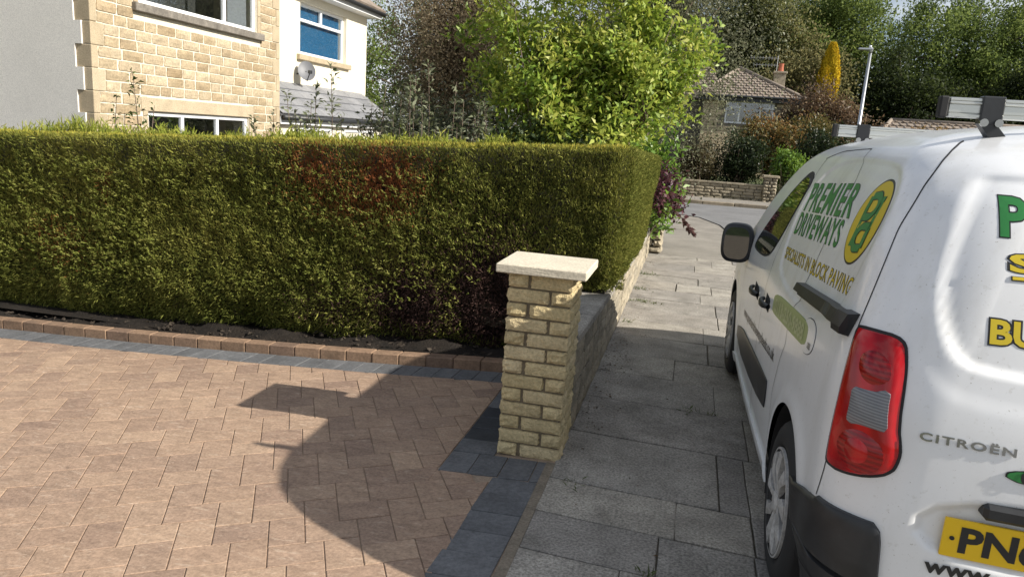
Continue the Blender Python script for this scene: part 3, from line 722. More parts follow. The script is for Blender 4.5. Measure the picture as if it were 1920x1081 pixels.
B = empty('bungalow', (11, 38, -.6)); tag(B, 'bungalow roof of brown tiles showing above the van', 'house'); BI = Matrix.Translation((-11, -38, .6))
m = MB().box((8.0, 37.3, -.6), (20, 37.6, 2.05)); m.box((8.0, 37.6, -.6), (8.3, 42, 2.05)); m.box((8.3, 41.7, -.6), (20, 42, 2.05)); fpart(m.build('wall', M['wall_stone'], None), B, BI)
rg_ = [(7.6, 36.95, 2.0), (20.4, 36.95, 2.0), (18, 39.5, 3.42), (9.0, 39.5, 3.42), (7.6, 42.2, 2.0), (20.4, 42.2, 2.0)]
fpart(mk('roof', rg_, [(0, 1, 2, 3), (4, 0, 3), (5, 4, 3, 2), (1, 5, 2)], M['tile']), B, BI)
o = tiled([rg_[0], rg_[1], rg_[2], rg_[3]], 'roof_tiles', None, .33, .34); fpart(o, B, BI)
o = tiled([rg_[4], rg_[0], rg_[3]], 'roof_tiles', None, .33, .34); fpart(o, B, BI)
m = MB().tube([tuple(Vector(rg_[3])+Vector((0, 0, .04))), tuple(Vector(rg_[2])+Vector((0, 0, .04)))], .09, 8); m.tube([tuple(Vector(rg_[0])+Vector((0, 0, .04))), tuple(Vector(rg_[3])+Vector((0, 0, .04)))], .09, 8)
fpart(m.build('ridge_tiles', M['tile'], None, True), B, BI)
fpart(window(None, 37.3, 10, 12, .7, 1.8, fr=.08, ax='y'), B, BI)

# ------------------------------------------------------------------ street lamp
M['galv'] = plain('galvanised', (.50, .52, .54), .4, .9)
L = empty('street_lamp', (5.42, 28.2, 0)); tag(L, 'tall galvanised street lamp with flat lantern head', 'street lamp')
MB().tube([(0, 0, -.1), (0, 0, 1.2), (0, 0, 1.25), (0, 0, 5.15)], [.09, .09, .062, .048], 12).build('pole', M['galv'], L, True)
hd = MB().bbox((-.40, -.09, 5.18), (.06, .09, 5.25), .02); hd = hd.build('lantern', M['galv'], L)
MB().tube([(0, 0, 5.1), (0, 0, 5.27)], .06, 10).build('collar', M['galv'], L, True)
MB().tube([(-.03, 0, 5.25), (-.03, 0, 5.34)], .045, 10).build('photocell', M['upvc'], hd, True)
# ------------------------------------------------------------------ van surface (pure maths)
VCX = 1.325                        # van centre line, x
def pchip(xs, ys):
    xs = np.array(xs, float); ys = np.array(ys, float)
    h = np.diff(xs); d = np.diff(ys) / h
    m = np.zeros_like(xs)
    for i in range(1, len(xs) - 1):
        if d[i-1] * d[i] > 0:
            w1 = 2*h[i] + h[i-1]; w2 = h[i] + 2*h[i-1]
            m[i] = (w1 + w2) / (w1/d[i-1] + w2/d[i])
    m[0] = d[0]; m[-1] = d[-1]
    def fn(x):
        x = np.clip(np.asarray(x, float), xs[0], xs[-1])
        i = np.clip(np.searchsorted(xs, x) - 1, 0, len(xs) - 2)
        t = (x - xs[i]) / h[i]
        return ((2*t**3 - 3*t**2 + 1)*ys[i] + (t**3 - 2*t**2 + t)*h[i]*m[i]
                + (-2*t**3 + 3*t**2)*ys[i+1] + (t**3 - t**2)*h[i]*m[i+1])
    return fn
v_w = pchip([.15, .25, .45, .62, .80, .95, 1.05, 1.20, 1.35, 1.50, 1.60, 1.66, 1.695],
            [.860, .888, .902, .908, .906, .897, .883, .848, .806, .750, .697, .635, .56])
v_yr = pchip([.15, .30, .50, .70, .90, 1.10, 1.30, 1.50, 1.60, 1.66, 1.695],
             [2.06, 2.0, 1.98, 1.985, 2.00, 2.04, 2.105, 2.215, 2.32, 2.43, 2.56])
v_yf = pchip([.15, .30, .70, .85, .95, 1.03, 1.08, 1.30, 1.50, 1.60, 1.66, 1.695],
             [6.20, 6.26, 6.27, 6.18, 5.98, 5.72, 5.52, 5.12, 4.78, 4.58, 4.38, 4.15])
v_rr = pchip([.15, .60, 1.1, 1.5, 1.695], [.24, .26, .31, .35, .40])
v_rf = pchip([.15, .80, 1.1, 1.5, 1.695], [.45, .45, .30, .26, .30])
PH0 = .20                          # the rear face bows: its slope where the corner begins
def v_abc(z):
    w = v_w(z) - .013; rr = v_rr(z); a = w - rr*(1-math.sin(PH0)); return w, rr, a, a*math.tan(PH0)/2
def v_ys(z):
    w, rr, a, c = v_abc(z); return v_yr(z) + c + rr*math.cos(PH0)
def sstep(a, b, x):
    t = np.clip((x - a) / (b - a), 0, 1); return t*t*(3 - 2*t)
def poly_sd(px, pz, poly):
    """signed distance to a polygon, negative inside"""
    poly = np.asarray(poly, float); n = len(poly)
    d = np.full(np.shape(px), 1e9); ins = np.zeros(np.shape(px), bool)
    for i in range(n):
        ax, az = poly[i]; bx, bz = poly[(i+1) % n]
        ex, ez = bx-ax, bz-az
        t = np.clip(((px-ax)*ex + (pz-az)*ez) / (ex*ex+ez*ez+1e-12), 0, 1)
        d = np.minimum(d, (px-ax-t*ex)**2 + (pz-az-t*ez)**2)
        c = ((az > pz) != (bz > pz)) & (px < (bx-ax)*(pz-az)/((bz-az) if abs(bz-az) > 1e-9 else 1e-9) + ax)
        ins ^= c
    return np.where(ins, -1, 1) * np.sqrt(d)
def chaikin(poly, n=2):
    p = np.asarray(poly, float)
    for _ in range(n):
        q = np.roll(p, -1, 0)
        p = np.stack([.75*p + .25*q, .25*p + .75*q], 1).reshape(-1, 2)
    return p
def v_bow(y):
    return .022 * ((y - 3.9) / 2.0)**2
SIDE_PANEL = chaikin([(2.55, 1.02), (2.47, 1.30), (2.56, 1.56), (2.85, 1.625), (3.65, 1.605), (3.86, 1.42), (3.80, 1.16), (3.66, 1.02)], 2)   # (y, z)
REAR_PANEL = chaikin([(0.514, 1.600), (.08, 1.60), (.08, 1.08), (0.561, 1.074), (0.655, 1.111), (0.706, 1.271), (0.650, 1.466), (0.595, 1.589)], 2)  # (t = cx - x, z)
PLATE_REC = chaikin([(0.675, 0.758), (.05, .775), (.05, .58), (0.690, 0.558)], 2)
ARCHES = [(2.775, .315), (5.48, .315)]
ARCH_R = .375
def v_t1(z):
    """perimeter coordinates where the rear corner starts and ends"""
    w, rr, a, c = v_abc(z); return a, a + rr*(math.pi/2-PH0)
def y2t(y, z):
    a, b = v_t1(z); return b + y - v_ys(z)
def x2t(x, z):
    return VCX - x
def v_surf(t, z, off=0.):
    """left half of the van: t = distance round the plan from the rear centre, z = height"""
    t = np.asarray(t, float); z = np.asarray(z, float) + 0*t; t = t + 0*z
    w0 = v_w(z); yr = v_yr(z); we, rr, a, cr_ = v_abc(z); b = a + rr*(math.pi/2-PH0); y_s = v_ys(z)
    # rear
    xr = t; yR = yr + cr_*(t/np.maximum(a, .01))**2
    # arc
    ph = np.clip(PH0 + (t - a)/rr, PH0, math.pi/2)
    xa = a + rr*(np.sin(ph)-math.sin(PH0)); ya = y_s - rr*np.cos(ph)
    # side
    ys = y_s + (t - b)
    xs = w0 - v_bow(ys) - (.013 - v_bow(y_s))*np.exp(-((ys-y_s)/.25)**2)
    isr = t < a; isa = (t >= a) & (t < b)
    hx = np.where(isr, xr, np.where(isa, xa, xs))
    y = np.where(isr, yR, np.where(isa, ya, ys))
    nx = np.where(isr, 2*cr_*t/np.maximum(a, .01)**2, np.where(isa, np.sin(ph), 1.)); ny = np.where(isr, -1., np.where(isa, -np.cos(ph), 0.))
    d = np.zeros_like(t)
    sd = poly_sd(ys, z, SIDE_PANEL); d = d - np.where(t >= a, .008*(1 - sstep(-.022, .003, sd)), 0)
    sd = poly_sd(t, z, REAR_PANEL); d = d - np.where(t < b, .017*(1 - sstep(-.024, .004, sd)) + .004*(1 - sstep(.05, .10, sd)), 0)
    sd = poly_sd(t, z, PLATE_REC); d = d - np.where(t < b, .020*(1 - sstep(-.026, .004, sd)), 0)
    for (cy, cz) in ARCHES:
        r = np.hypot(ys - cy, z - cz); d = d + np.where(t >= b, .012*np.exp(-((r - ARCH_R - .015)/.05)**2), 0)
    d = d + off
    return np.stack([VCX - (hx + nx*d), y + ny*d, z], -1)
# ------------------------------------------------------------------ van
def paintmat():
    m, nt, p = nodes('white_paint')
    d = ramp(nt, [(.45, (.80, .81, .82)), (.75, (.72, .72, .715))], noise(nt, 2.2, 6, .6)); s = ramp(nt, [(.62, (1, 1, 1)), (.80, (.80, .79, .76))], noise(nt, 55, 3, .6))
    c = mixc(nt, d, s, 1., 'MULTIPLY')
    st = ramp(nt, [(.50, (1, 1, 1)), (.78, (.86, .85, .82))], noise(nt, 7, 6, .65, (1, 1, .18))); c = mixc(nt, c, st, 1., 'MULTIPLY')
    fl = ramp(nt, [(.70, (0, 0, 0)), (.76, (.55, .55, .55))], noise(nt, 130, 2, .5)); c = mixc(nt, c, (.30, .27, .23), fl)
    nt.links.new(c, p.inputs['Base Color']); p.inputs['Roughness'].default_value = .38
    p.inputs['Coat Weight'].default_value = .6; p.inputs['Coat Roughness'].default_value = .10
    return m
M['paint'] = paintmat()
def blackplast():
    m, nt, p = nodes('black_bumper')
    c = ramp(nt, [(.40, (.014, .015, .017)), (.62, (.026, .028, .031)), (.74, (.08, .082, .085))], noise(nt, 6, 7, .65, dist=.5)); nt.links.new(c, p.inputs['Base Color']); p.inputs['Roughness'].default_value = .42
    bump(nt, p, noise(nt, 300, 2), .15, .001); return m
M['blackplastic'] = blackplast()
M['seam'] = plain('panel_gap', (.012, .012, .013), .8); M['rubber'] = plain('rubber', (.018, .018, .019), .75)
M['darkglass'] = plain('dark_glass', (.010, .012, .012), .03, 0, .35, 0.)
def lensmat(name, c, bs=40):
    m, nt, p = nodes(name); p.inputs['Base Color'].default_value = (*c, 1); p.inputs['Roughness'].default_value = .28; p.inputs['Specular IOR Level'].default_value = .25; p.inputs['Coat Weight'].default_value = .55; p.inputs['Coat Roughness'].default_value = .03
    w = nt.nodes.new('ShaderNodeTexWave'); w.inputs['Scale'].default_value = bs; g = nt.nodes.new('ShaderNodeNewGeometry'); nt.links.new(g.outputs['Position'], w.inputs['Vector']); w.bands_direction = 'Z'
    bump(nt, p, w.outputs['Fac'], .15, .0015); return m
def banded(name, c0, c1, sc, direction='Z', rough=.15, dist=1.2):
    """moulded lens: reflector facets read as bands of tone"""
    m = lensmat(name, c0, sc); nt = m.node_tree; p = nt.nodes['Principled BSDF']
    w = nt.nodes.new('ShaderNodeTexWave'); w.inputs['Scale'].default_value = sc*.55; w.inputs['Distortion'].default_value = dist; w.inputs['Detail'].default_value = 2; w.bands_direction = direction
    g = nt.nodes.new('ShaderNodeNewGeometry'); nt.links.new(g.outputs['Position'], w.inputs['Vector'])
    c = ramp(nt, [(.15, c0), (.85, c1)], w.outputs['Fac']); nt.links.new(c, p.inputs['Base Color']); p.inputs['Roughness'].default_value = rough; return m
M['redlens'] = banded('red_lens', (.30, .003, .005), (.50, .008, .010), 9, 'X', .22); M['redlens2'] = banded('red_lens_dark', (.20, .002, .004), (.32, .004, .006), 40, 'Z', .2); M['clearlens'] = banded('clear_lens', (.13, .133, .145), (.22, .225, .24), 70, 'Z', .10, .6)
M['chrome'] = plain('chrome', (.40, .40, .39), .2, 1.)
M['green'] = plain('green_vinyl', (.025, .20, .045), .4); M['black'] = plain('black_vinyl', (.015, .015, .016), .4); M['yellow'] = plain('yellow_vinyl', (.62, .47, .02), .4)
M['palegreen'] = plain('faded_green_vinyl', (.30, .36, .14), .4); M['palegreen2'] = plain('faded_text', (.40, .44, .22), .4)
M['plate'] = plain('plate_yellow', (.78, .50, .008), .35)
M['silver'] = stone('hubcap_silver', [(.42, .41, .395)], rough=.38, nscale=(9, 60), mott=.25, bstr=.1, bdist=.001, dirt=.4, dark=(.16, .14, .12))

van = empty('van', (VCX, 4.2, 0), R(1.2)); tag(van, 'white panel van with green and yellow driveway lettering parked on the path', 'van')
VINV = Matrix.Translation((-VCX, -4.2, 0))
def vp(o, par=None):
    """parent a piece modelled in unrotated van coordinates"""
    if par is None: o.parent = van; o.matrix_parent_inverse = VINV
    else: o.parent = par
    return o
# body shell: stacked plan contours, wheel arches cut out of the side grid
zl = np.concatenate([np.linspace(.17, 1.0, 96), np.linspace(1.0, 1.64, 92)[1:], np.linspace(1.64, 1.695, 14)[1:]])
NS, NC, NR, NFc, NFr = 250, 26, 112, 12, 8
rows_ = []
for z in zl:
    a, b = v_t1(z); yf_, rf_ = float(v_yf(z)), float(v_rf(z))
    ystart = float(v_ys(z)); yend = yf_-rf_
    t = np.concatenate([np.linspace(0, a, NR+1)[:-1], np.linspace(a, b, NC+1)[:-1]])
    P0 = v_surf(t, z)
    ys_ = np.linspace(ystart, yend, NS)
    zz = np.full(NS, z)
    for cy, cz in ARCHES:          # pull grid points that lie close to the arch onto it
        r = np.hypot(ys_-cy, zz-cz); k = np.abs(r-ARCH_R) < .0085
        s = ARCH_R/np.maximum(r, 1e-6)
        ys_ = np.where(k, cy+(ys_-cy)*s, ys_); zz = np.where(k, cz+(zz-cz)*s, zz)
    P1 = v_surf(np.array([y2t(q, w) for q, w in zip(ys_, zz)]), zz)
    we = VCX - P1[-1, 0]
    ph = np.linspace(0, math.pi/2, NFc+1)[1:]
    P2 = np.stack([VCX-(we-rf_+rf_*np.cos(ph)), yend+rf_*np.sin(ph), np.full(NFc, z)], -1)
    xs_ = np.linspace(we-rf_, 0, NFr+1)[1:]
    P3 = np.stack([VCX-xs_, yf_+.05*(1-(xs_/(we-rf_))**2), np.full(NFr, z)], -1)
    rows_.append(np.concatenate([P0, P1, P2, P3]))
# roof: contours shrink to the centre line
top = rows_[-1]
cy_ = 3.35
for k in range(1, 15):
    s = 1-k/15.*.999; q = top.copy(); q[:, 0] = VCX + (top[:, 0]-VCX)*s
    q[:, 1] = cy_+(top[:, 1]-cy_)*s; q[:, 2] = 1.695 + .085*(1-s*s)**.9
    rows_.append(q)
G = np.array(rows_); nr, nc = G.shape[:2]
Vl = G.reshape(-1, 3); Vr = Vl.copy(); Vr[:, 0] = 2*VCX-Vr[:, 0]
idx = np.arange(nr*nc).reshape(nr, nc)
Fq = np.stack([idx[:-1, :-1], idx[:-1, 1:], idx[1:, 1:], idx[1:, :-1]], -1).reshape(-1, 4)
cen = Vl[Fq].mean(1); keep = np.ones(len(Fq), bool); col_i = (np.arange(len(Fq)) % (nc-1))
for cy, cz in ARCHES: keep &= ~((np.hypot(cen[:, 1]-cy, cen[:, 2]-cz) < ARCH_R-.001) & (cen[:, 0] < VCX-.5))
ys0 = v_ys(cen[:, 2]); w_, rr0, a0, c0_ = v_abc(cen[:, 2]); ph0 = np.arccos(np.clip((ys0-cen[:, 1])/rr0, -1, 1)); tc_ = np.where(cen[:, 1] > ys0, np.array([y2t(a, b) for a, b in cen[:, 1:]]), a0+(ph0-PH0)*rr0); keep &= ~((cen[:, 0] < VCX-.5) & (cen[:, 1] > 2.12) & (cen[:, 1] < 2.78) & (cen[:, 2] < .50) & (tc_ > np.interp(cen[:, 2], [.165, .331, .396, .452, .506], [.94, .985, 1.07, 1.19, 1.31])))
Fq = Fq[keep][:, ::-1]
Fr = Fq[:, ::-1] + len(Vl)
body = mk('body', np.concatenate([Vl, Vr]), np.concatenate([Fq, Fr]), M['paint'], smooth=True); vp(body)
bm = bmesh.new(); bm.from_mesh(body.data); bmesh.ops.remove_doubles(bm, verts=bm.verts[:], dist=.0004); bmesh.ops.recalc_face_normals(bm, faces=bm.faces[:]); bm.to_mesh(body.data); bm.free()
# underside and wheel wells
m = MB().box((VCX-.84, 2.12, .20), (VCX+.84, 2.36, .24)); m.box((VCX-.84, 3.19, .20), (VCX+.84, 5.06, .24)); m.box((VCX-.55, 2.36, .22), (VCX+.55, 3.19, .26)); m.box((VCX-.6, 5.06, .2), (VCX+.6, 6.0, .24))
vp(m.build('underbody', M['rubber']))
for cy, cz in ARCHES:
    for sd in (-1, 1):
        V = []; F = []
        xa, xb = VCX+sd*.893, VCX+sd*.55
        n = 24
        for i in range(n+1):
            a = math.pi*(-.12+1.24*i/n); c_, s_ = math.cos(a)*(ARCH_R+.001), math.sin(a)*(ARCH_R+.001)
            V += [(xa, cy+c_, cz+s_), (xb, cy+c_, cz+s_)]
        for i in range(n): F.append((2*i, 2*i+1, 2*i+3, 2*i+2))
        F.append([2*i+1 for i in range(n+1)])
        vp(mk('wheel_well', V, F, M['rubber']))
# ---- patches laid on the shell
def patch(name, poly, mat, off=.003, bulge=0., nr_=30, nc_=14, par=None, cham=1, edge=.004, power=4, smooth=True, mirror=False):
    """raised panel over a (t, z) outline; rows across the outline, rim turned down to the body"""
    poly = np.asarray(poly, float); z0, z1 = poly[:, 1].min(), poly[:, 1].max(); rows = []
    zs = z0 + (z1-z0)*(.5-.5*np.cos(np.linspace(.03, math.pi-.03, nr_)))
    for z in zs:
        xs = []
        for i in range(len(poly)):
            (a, za), (b, zb) = poly[i], poly[(i+1) % len(poly)]
            if (za > z) != (zb > z): xs.append(a+(b-a)*(z-za)/(zb-za))
        if len(xs) < 2: continue
        t = np.linspace(min(xs), max(xs), nc_); u = np.linspace(-1, 1, nc_); w = 2*(z-z0)/(z1-z0)-1
        h = off + bulge*(1-np.abs(u)**power)*(1-abs(w)**power); rows.append(v_surf(t, z, h))
    G_ = np.array(rows); n1, n2 = G_.shape[:2]; V = list(map(tuple, G_.reshape(-1, 3))); F = []
    for i in range(n1-1):
        for j in range(n2-1): F.append((i*n2+j, i*n2+j+1, (i+1)*n2+j+1, (i+1)*n2+j)[::-1])
    ring = [j for j in range(n2)] + [i*n2+n2-1 for i in range(1, n1)] + [(n1-1)*n2+j for j in range(n2-2, -1, -1)] + [i*n2 for i in range(n1-2, 0, -1)]
    cen_ = np.array([VCX, 4.1, .9]); base = len(V)
    for k in ring:
        p = np.array(V[k]); d = cen_-p; d[2] = 0; d[1] *= .6 if p[1] < 2.3 else .0
        V.append(tuple(p + d/np.linalg.norm(d)*(off+.012)))
    nn = len(ring)
    for k in range(nn): F.append((ring[k], base+k, base+(k+1) % nn, ring[(k+1) % nn]))
    o = mk(name, V, F, mat, smooth=smooth)
    if smooth:
        try: o.data.set_sharp_from_angle(angle=R(50))
        except Exception: pass
    return vp(o, par)
def seam(name, pts, w=.0035, side='y', par=None, n=10, off=.0012):
    """thin dark gap line along (y,z) or (t,z) points"""
    P = []
    for k in range(len(pts)-1):
        for s in np.linspace(0, 1, n, endpoint=False): P.append((pts[k][0]+(pts[k+1][0]-pts[k][0])*s, pts[k][1]+(pts[k+1][1]-pts[k][1])*s))
    P.append(pts[-1]); P = np.array(P)
    for _ in range(3): P[1:-1] = (P[:-2]+2*P[1:-1]+P[2:])/4
    t = np.array([y2t(a, b) for a, b in P]) if side == 'y' else P[:, 0]
    T = np.c_[t, P[:, 1]]; d = np.gradient(T, axis=0); d /= np.linalg.norm(d, axis=1, keepdims=True)+1e-9; nn = np.c_[-d[:, 1], d[:, 0]]*w/2
    A = T+nn; B_ = T-nn; a = v_surf(A[:, 0], A[:, 1], off); b = v_surf(B_[:, 0], B_[:, 1], off)
    V = np.stack([a, b], 1).reshape(-1, 3); F = [(2*i, 2*i+1, 2*i+3, 2*i+2) for i in range(len(P)-1)]
    return vp(mk(name, V, F, M['seam']), par)
def YZ(l): return [(float(y2t(y, z)), z) for y, z in l]
# doors' gaps
seam('sliding_door_gap', [(3.33, 1.655), (3.30, 1.64), (3.20, 1.585), (3.13, 1.53), (3.08, 1.30), (3.08, 1.17), (3.10, 1.11), (3.07, 1.05), (3.15, .965), (3.10, .85), (3.16, .77), (3.22, .62), (3.22, .45), (3.23, .24)])
seam('sliding_door_gap', [(3.33, 1.655), (3.45, 1.652), (3.75, 1.64), (3.95, 1.60)])
seam('front_door_gap', [(3.92, 1.60), (3.88, 1.42), (3.90, 1.20), (3.92, .95), (3.92, .6), (3.93, .26)])
seam('front_door_gap', [(4.95, 1.0), (5.0, .8), (4.98, .5), (4.95, .26)])
seam('rear_door_gap', [(0.566, 1.694), (0.587, 1.686), (0.632, 1.661), (0.674, 1.627), (0.749, 1.546), (0.832, 1.419), (0.880, 1.276), (0.922, 1.149), (0.929, 1.119)], side='t', w=.0045)
seam('rear_door_gap', [(0.960, 0.757), (0.968, 0.695), (0.979, 0.645), (0.990, 0.606)], side='t', w=.0045)
seam('rear_door_gap', [(.012, 1.66), (.012, .46)], side='t', w=.005)
# front door window
WIN = [(3.90, 1.405), (3.885, 1.44), (3.93, 1.485), (4.03, 1.505), (4.12, 1.487), (4.30, 1.385), (4.60, 1.20), (4.80, 1.06), (4.74, 1.035), (4.3, 1.05), (4.10, 1.085), (4.02, 1.15), (3.94, 1.26)]
wf = patch('window_seal', chaikin(YZ([(y+(y-4.2)*.055, z+(z-1.25)*.10+.006) for y, z in WIN]), 1), M['rubber'], .002, nr_=34, nc_=10)
patch('window', chaikin(YZ(WIN), 1), M['darkglass'], .004, nr_=34, nc_=10, par=wf)
WS = [(4.5, 1.47), (4.72, 1.36), (5.02, 1.18), (5.02, 1.10), (4.9, 1.06), (4.66, 1.24), (4.44, 1.42)]
# fuel flap
fl = chaikin(YZ([(2.865, 1.035), (2.655, 1.045), (2.625, .93), (2.83, .905)]), 2)
ff = patch('fuel_flap_gap', fl, M['seam'], .0012, nr_=20, nc_=8)
c_ = fl.mean(0); patch('fuel_flap', c_+(fl-c_)*.965, M['paint'], .0025, nr_=20, nc_=8, par=ff)
# faded green telephone panel
gp = patch('telephone_panel', chaikin(YZ([(3.59, .977), (3.2, .999), (2.90, 1.015), (2.79, 1.012), (2.755, .99), (2.75, .945), (2.80, .928), (3.0, .918), (3.3, .899), (3.55, .885), (3.58, .90)]), 1), M['palegreen'], .0032, nr_=14, nc_=30)
# rub strip on the doors
patch('rub_strip', chaikin(YZ([(5.0, .515), (3.40, .612), (3.375, .56), (3.41, .435), (5.02, .35)]), 1), M['blackplastic'], .006, .004, nr_=10, nc_=40)
# sill lip
patch('sill', YZ([(5.08, .265), (3.20, .265), (3.185, .20), (5.08, .20)]), M['paint'], .012, .003, nr_=8, nc_=40)
# rear bumper
BU = [(1.335, 0.506), (1.130, 0.562), (0.985, 0.597), (0.959, 0.615), (0.908, 0.616), (0.833, 0.623), (0.776, 0.626), (0.757, 0.607), (0.750, 0.572), (0.742, 0.469), (0.724, 0.425), (0.684, 0.409), (.02, .435), (.02, .19), (0.951, 0.165), (1.007, 0.331), (1.096, 0.396), (1.222, 0.452)]
patch('rear_bumper', BU, M['blackplastic'], .012, .012, nr_=40, nc_=46, power=10)
seam('bumper_crease', [(1.160, 0.400), (0.957, 0.377), (0.849, 0.356), (0.775, 0.392), (0.749, 0.437)], side='t', w=.004, off=.0262)
# tail lamp with its lenses
LP = chaikin([(0.923, 1.128), (0.892, 1.130), (0.846, 1.133), (0.788, 1.134), (0.761, 1.120), (0.755, 1.084), (0.752, 1.043), (0.755, 0.909), (0.742, 0.854), (0.743, 0.818), (0.756, 0.781), (0.809, 0.750), (0.897, 0.728), (0.952, 0.730), (0.960, 0.744), (0.957, 0.812), (0.948, 0.933), (0.935, 1.056)], 1)
lc = LP.mean(0)
tl = patch('tail_lamp', LP, M['redlens'], .006, .020, nr_=44, nc_=22, power=6)
patch('lamp_seal', lc+(LP-lc)*np.array([1.07, 1.04]), M['rubber'], .004, 0, nr_=40, nc_=20, par=tl)
def disc(t0, z0, rt, rz, n=26): return np.array([(t0+rt*math.cos(2*math.pi*i/n), z0+rz*math.sin(2*math.pi*i/n)) for i in range(n)])
patch('brake_lens', disc(0.826, 1.043, .048, .046), M['redlens2'], .024, .010, nr_=20, nc_=14, par=tl, power=2)
patch('fog_lens', disc(0.837, 0.815, .066, .060), M['redlens2'], .025, .008, nr_=22, nc_=16, par=tl, power=2)
patch('fog_lens_core', disc(0.840, 0.815, .034, .034), M['redlens'], .031, .006, nr_=14, nc_=12, par=tl, power=2)
rv = patch('reversing_lens', chaikin([(0.883, 0.985), (0.834, 0.977), (0.773, 1.005), (0.777, 0.949), (0.771, 0.883), (0.811, 0.896), (0.889, 0.872), (0.884, 0.927)], 1), M['clearlens'], .0255, .004, nr_=22, nc_=14, par=tl)
# number plate (flat, in the recess)
pl_t0, pl_t1, pl_z0, pl_z1 = .612, .10, .588, .698
pc = v_surf(np.array([.35, .45, .25]), np.array([.645]*3), .006); psl = float((pc[1, 1]-pc[2, 1])/.2)   # the plate follows the bowed door
def on_door(V, yc): return [(x, y+yc+psl*((VCX-.35)-x), z) for x, y, z in V]
ypl = float(pc[0, 1])
m = MB().bbox((VCX-pl_t0, -.008, pl_z0), (VCX-pl_t1, 0, pl_z1), .0015); plate = vp(mk('number_plate', on_door(m.V, ypl), m.F, M['plate']))
for tx in (.590, .13):
    m = MB().tube([(VCX-tx, -.0075, .643), (VCX-tx, -.0105, .643)], .006, 10); mk('screw', on_door(m.V, ypl), m.F, M['rubber'], plate)
yh = float(v_surf(np.array([.35]), np.array([.745]), 0.)[0, 1])
m = MB().bbox((VCX-.535, -.034, .714), (VCX-.12, .03, .758), .010); vp(mk('door_handle', on_door(m.V, yh), m.F, M['blackplastic']))

# ---- lettering
def text_geo(s, bold=0., shear=0., spacing=1.):
    cu = bpy.data.curves.new('t', 'FONT'); cu.body = s; cu.offset = bold; cu.shear = shear; cu.space_character = spacing; cu.resolution_u = 3
    o = bpy.data.objects.new('t', cu); COL.objects.link(o); bpy.context.view_layer.update()
    me = bpy.data.meshes.new_from_object(o.evaluated_get(bpy.context.evaluated_depsgraph_get()))
    bpy.data.objects.remove(o); bpy.data.curves.remove(cu)
    bm = bmesh.new(); bm.from_mesh(me); bpy.data.meshes.remove(me)
    bmesh.ops.triangulate(bm, faces=bm.faces[:])
    for _ in range(2):
        e = [q for q in bm.edges if q.calc_length() > .12]
        if e: bmesh.ops.subdivide_edges(bm, edges=e, cuts=1); bmesh.ops.triangulate(bm, faces=bm.faces[:])
    bm.verts.index_update(); V = np.array([v.co[:2] for v in bm.verts]); F = [[v.index for v in f.verts] for f in bm.faces]; bm.free()
    return V, F
def lettering(name, s, quad, mat, off, side='y', bold=0., shear=0., spacing=1., ref=None, par=None, thick=0.):
    """letters mapped into a quad TL, TR, BR, BL of (y,z) or (t,z)"""
    V, F = text_geo(s, bold, shear, spacing); R0 = text_geo(s, 0., shear, spacing)[0] if ref is None else ref
    mn, mx_ = R0.min(0), R0.max(0); u = (V-mn)/(mx_-mn); q = np.array(quad, float)
    uu, vv = u[:, :1], u[:, 1:]
    P = (q[3]*(1-uu)+q[2]*uu)*(1-vv) + (q[0]*(1-uu)+q[1]*uu)*vv
    t = np.array([y2t(a, b) for a, b in P]) if side == 'y' else P[:, 0]
    S = v_surf(t, P[:, 1], off)
    if thick:
        S2 = v_surf(t, P[:, 1], off+thick); n = len(S); F2_ = [[i+n for i in f] for f in F]
        ed = {}
        for f in F:
            for i in range(len(f)): ed[(f[i], f[(i+1) % len(f)])] = 1
        Fs = [[a, b, b+n, a+n] for (a, b) in ed if (b, a) not in ed]
        return vp(mk(name, np.concatenate([S, S2]), F2_+Fs, mat), par)
    return vp(mk(name, S, F, mat), par)
def outlined(name, s, quad, mat, side, bold, out, off=.0012, shear=0., spacing=1.):
    ref = text_geo(s, 0, shear, spacing)[0]
    o = lettering(name, s, quad, M['black'], off, side, bold+out, shear, spacing, ref)
    lettering(name+'_face', s, quad, mat, off+.0006, side, bold, shear, spacing, ref, par=o); return o
outlined('lettering_premier', 'PREMIER', [(3.80, 1.478), (2.985, 1.52), (2.925, 1.400), (3.765, 1.355)], M['green'], 'y', .016, .012, spacing=1.10)
outlined('lettering_driveways', 'DRIVEWAYS', [(3.78, 1.339), (2.945, 1.384), (2.89, 1.290), (3.745, 1.241)], M['green'], 'y', .016, .012, spacing=1.10)
outlined('lettering_strapline', 'SPECIALISTS IN BLOCK PAVING', [(3.765, 1.172), (2.52, 1.238), (2.505, 1.182), (3.72, 1.122)], M['yellow'], 'y', .0, .026, spacing=1.10)
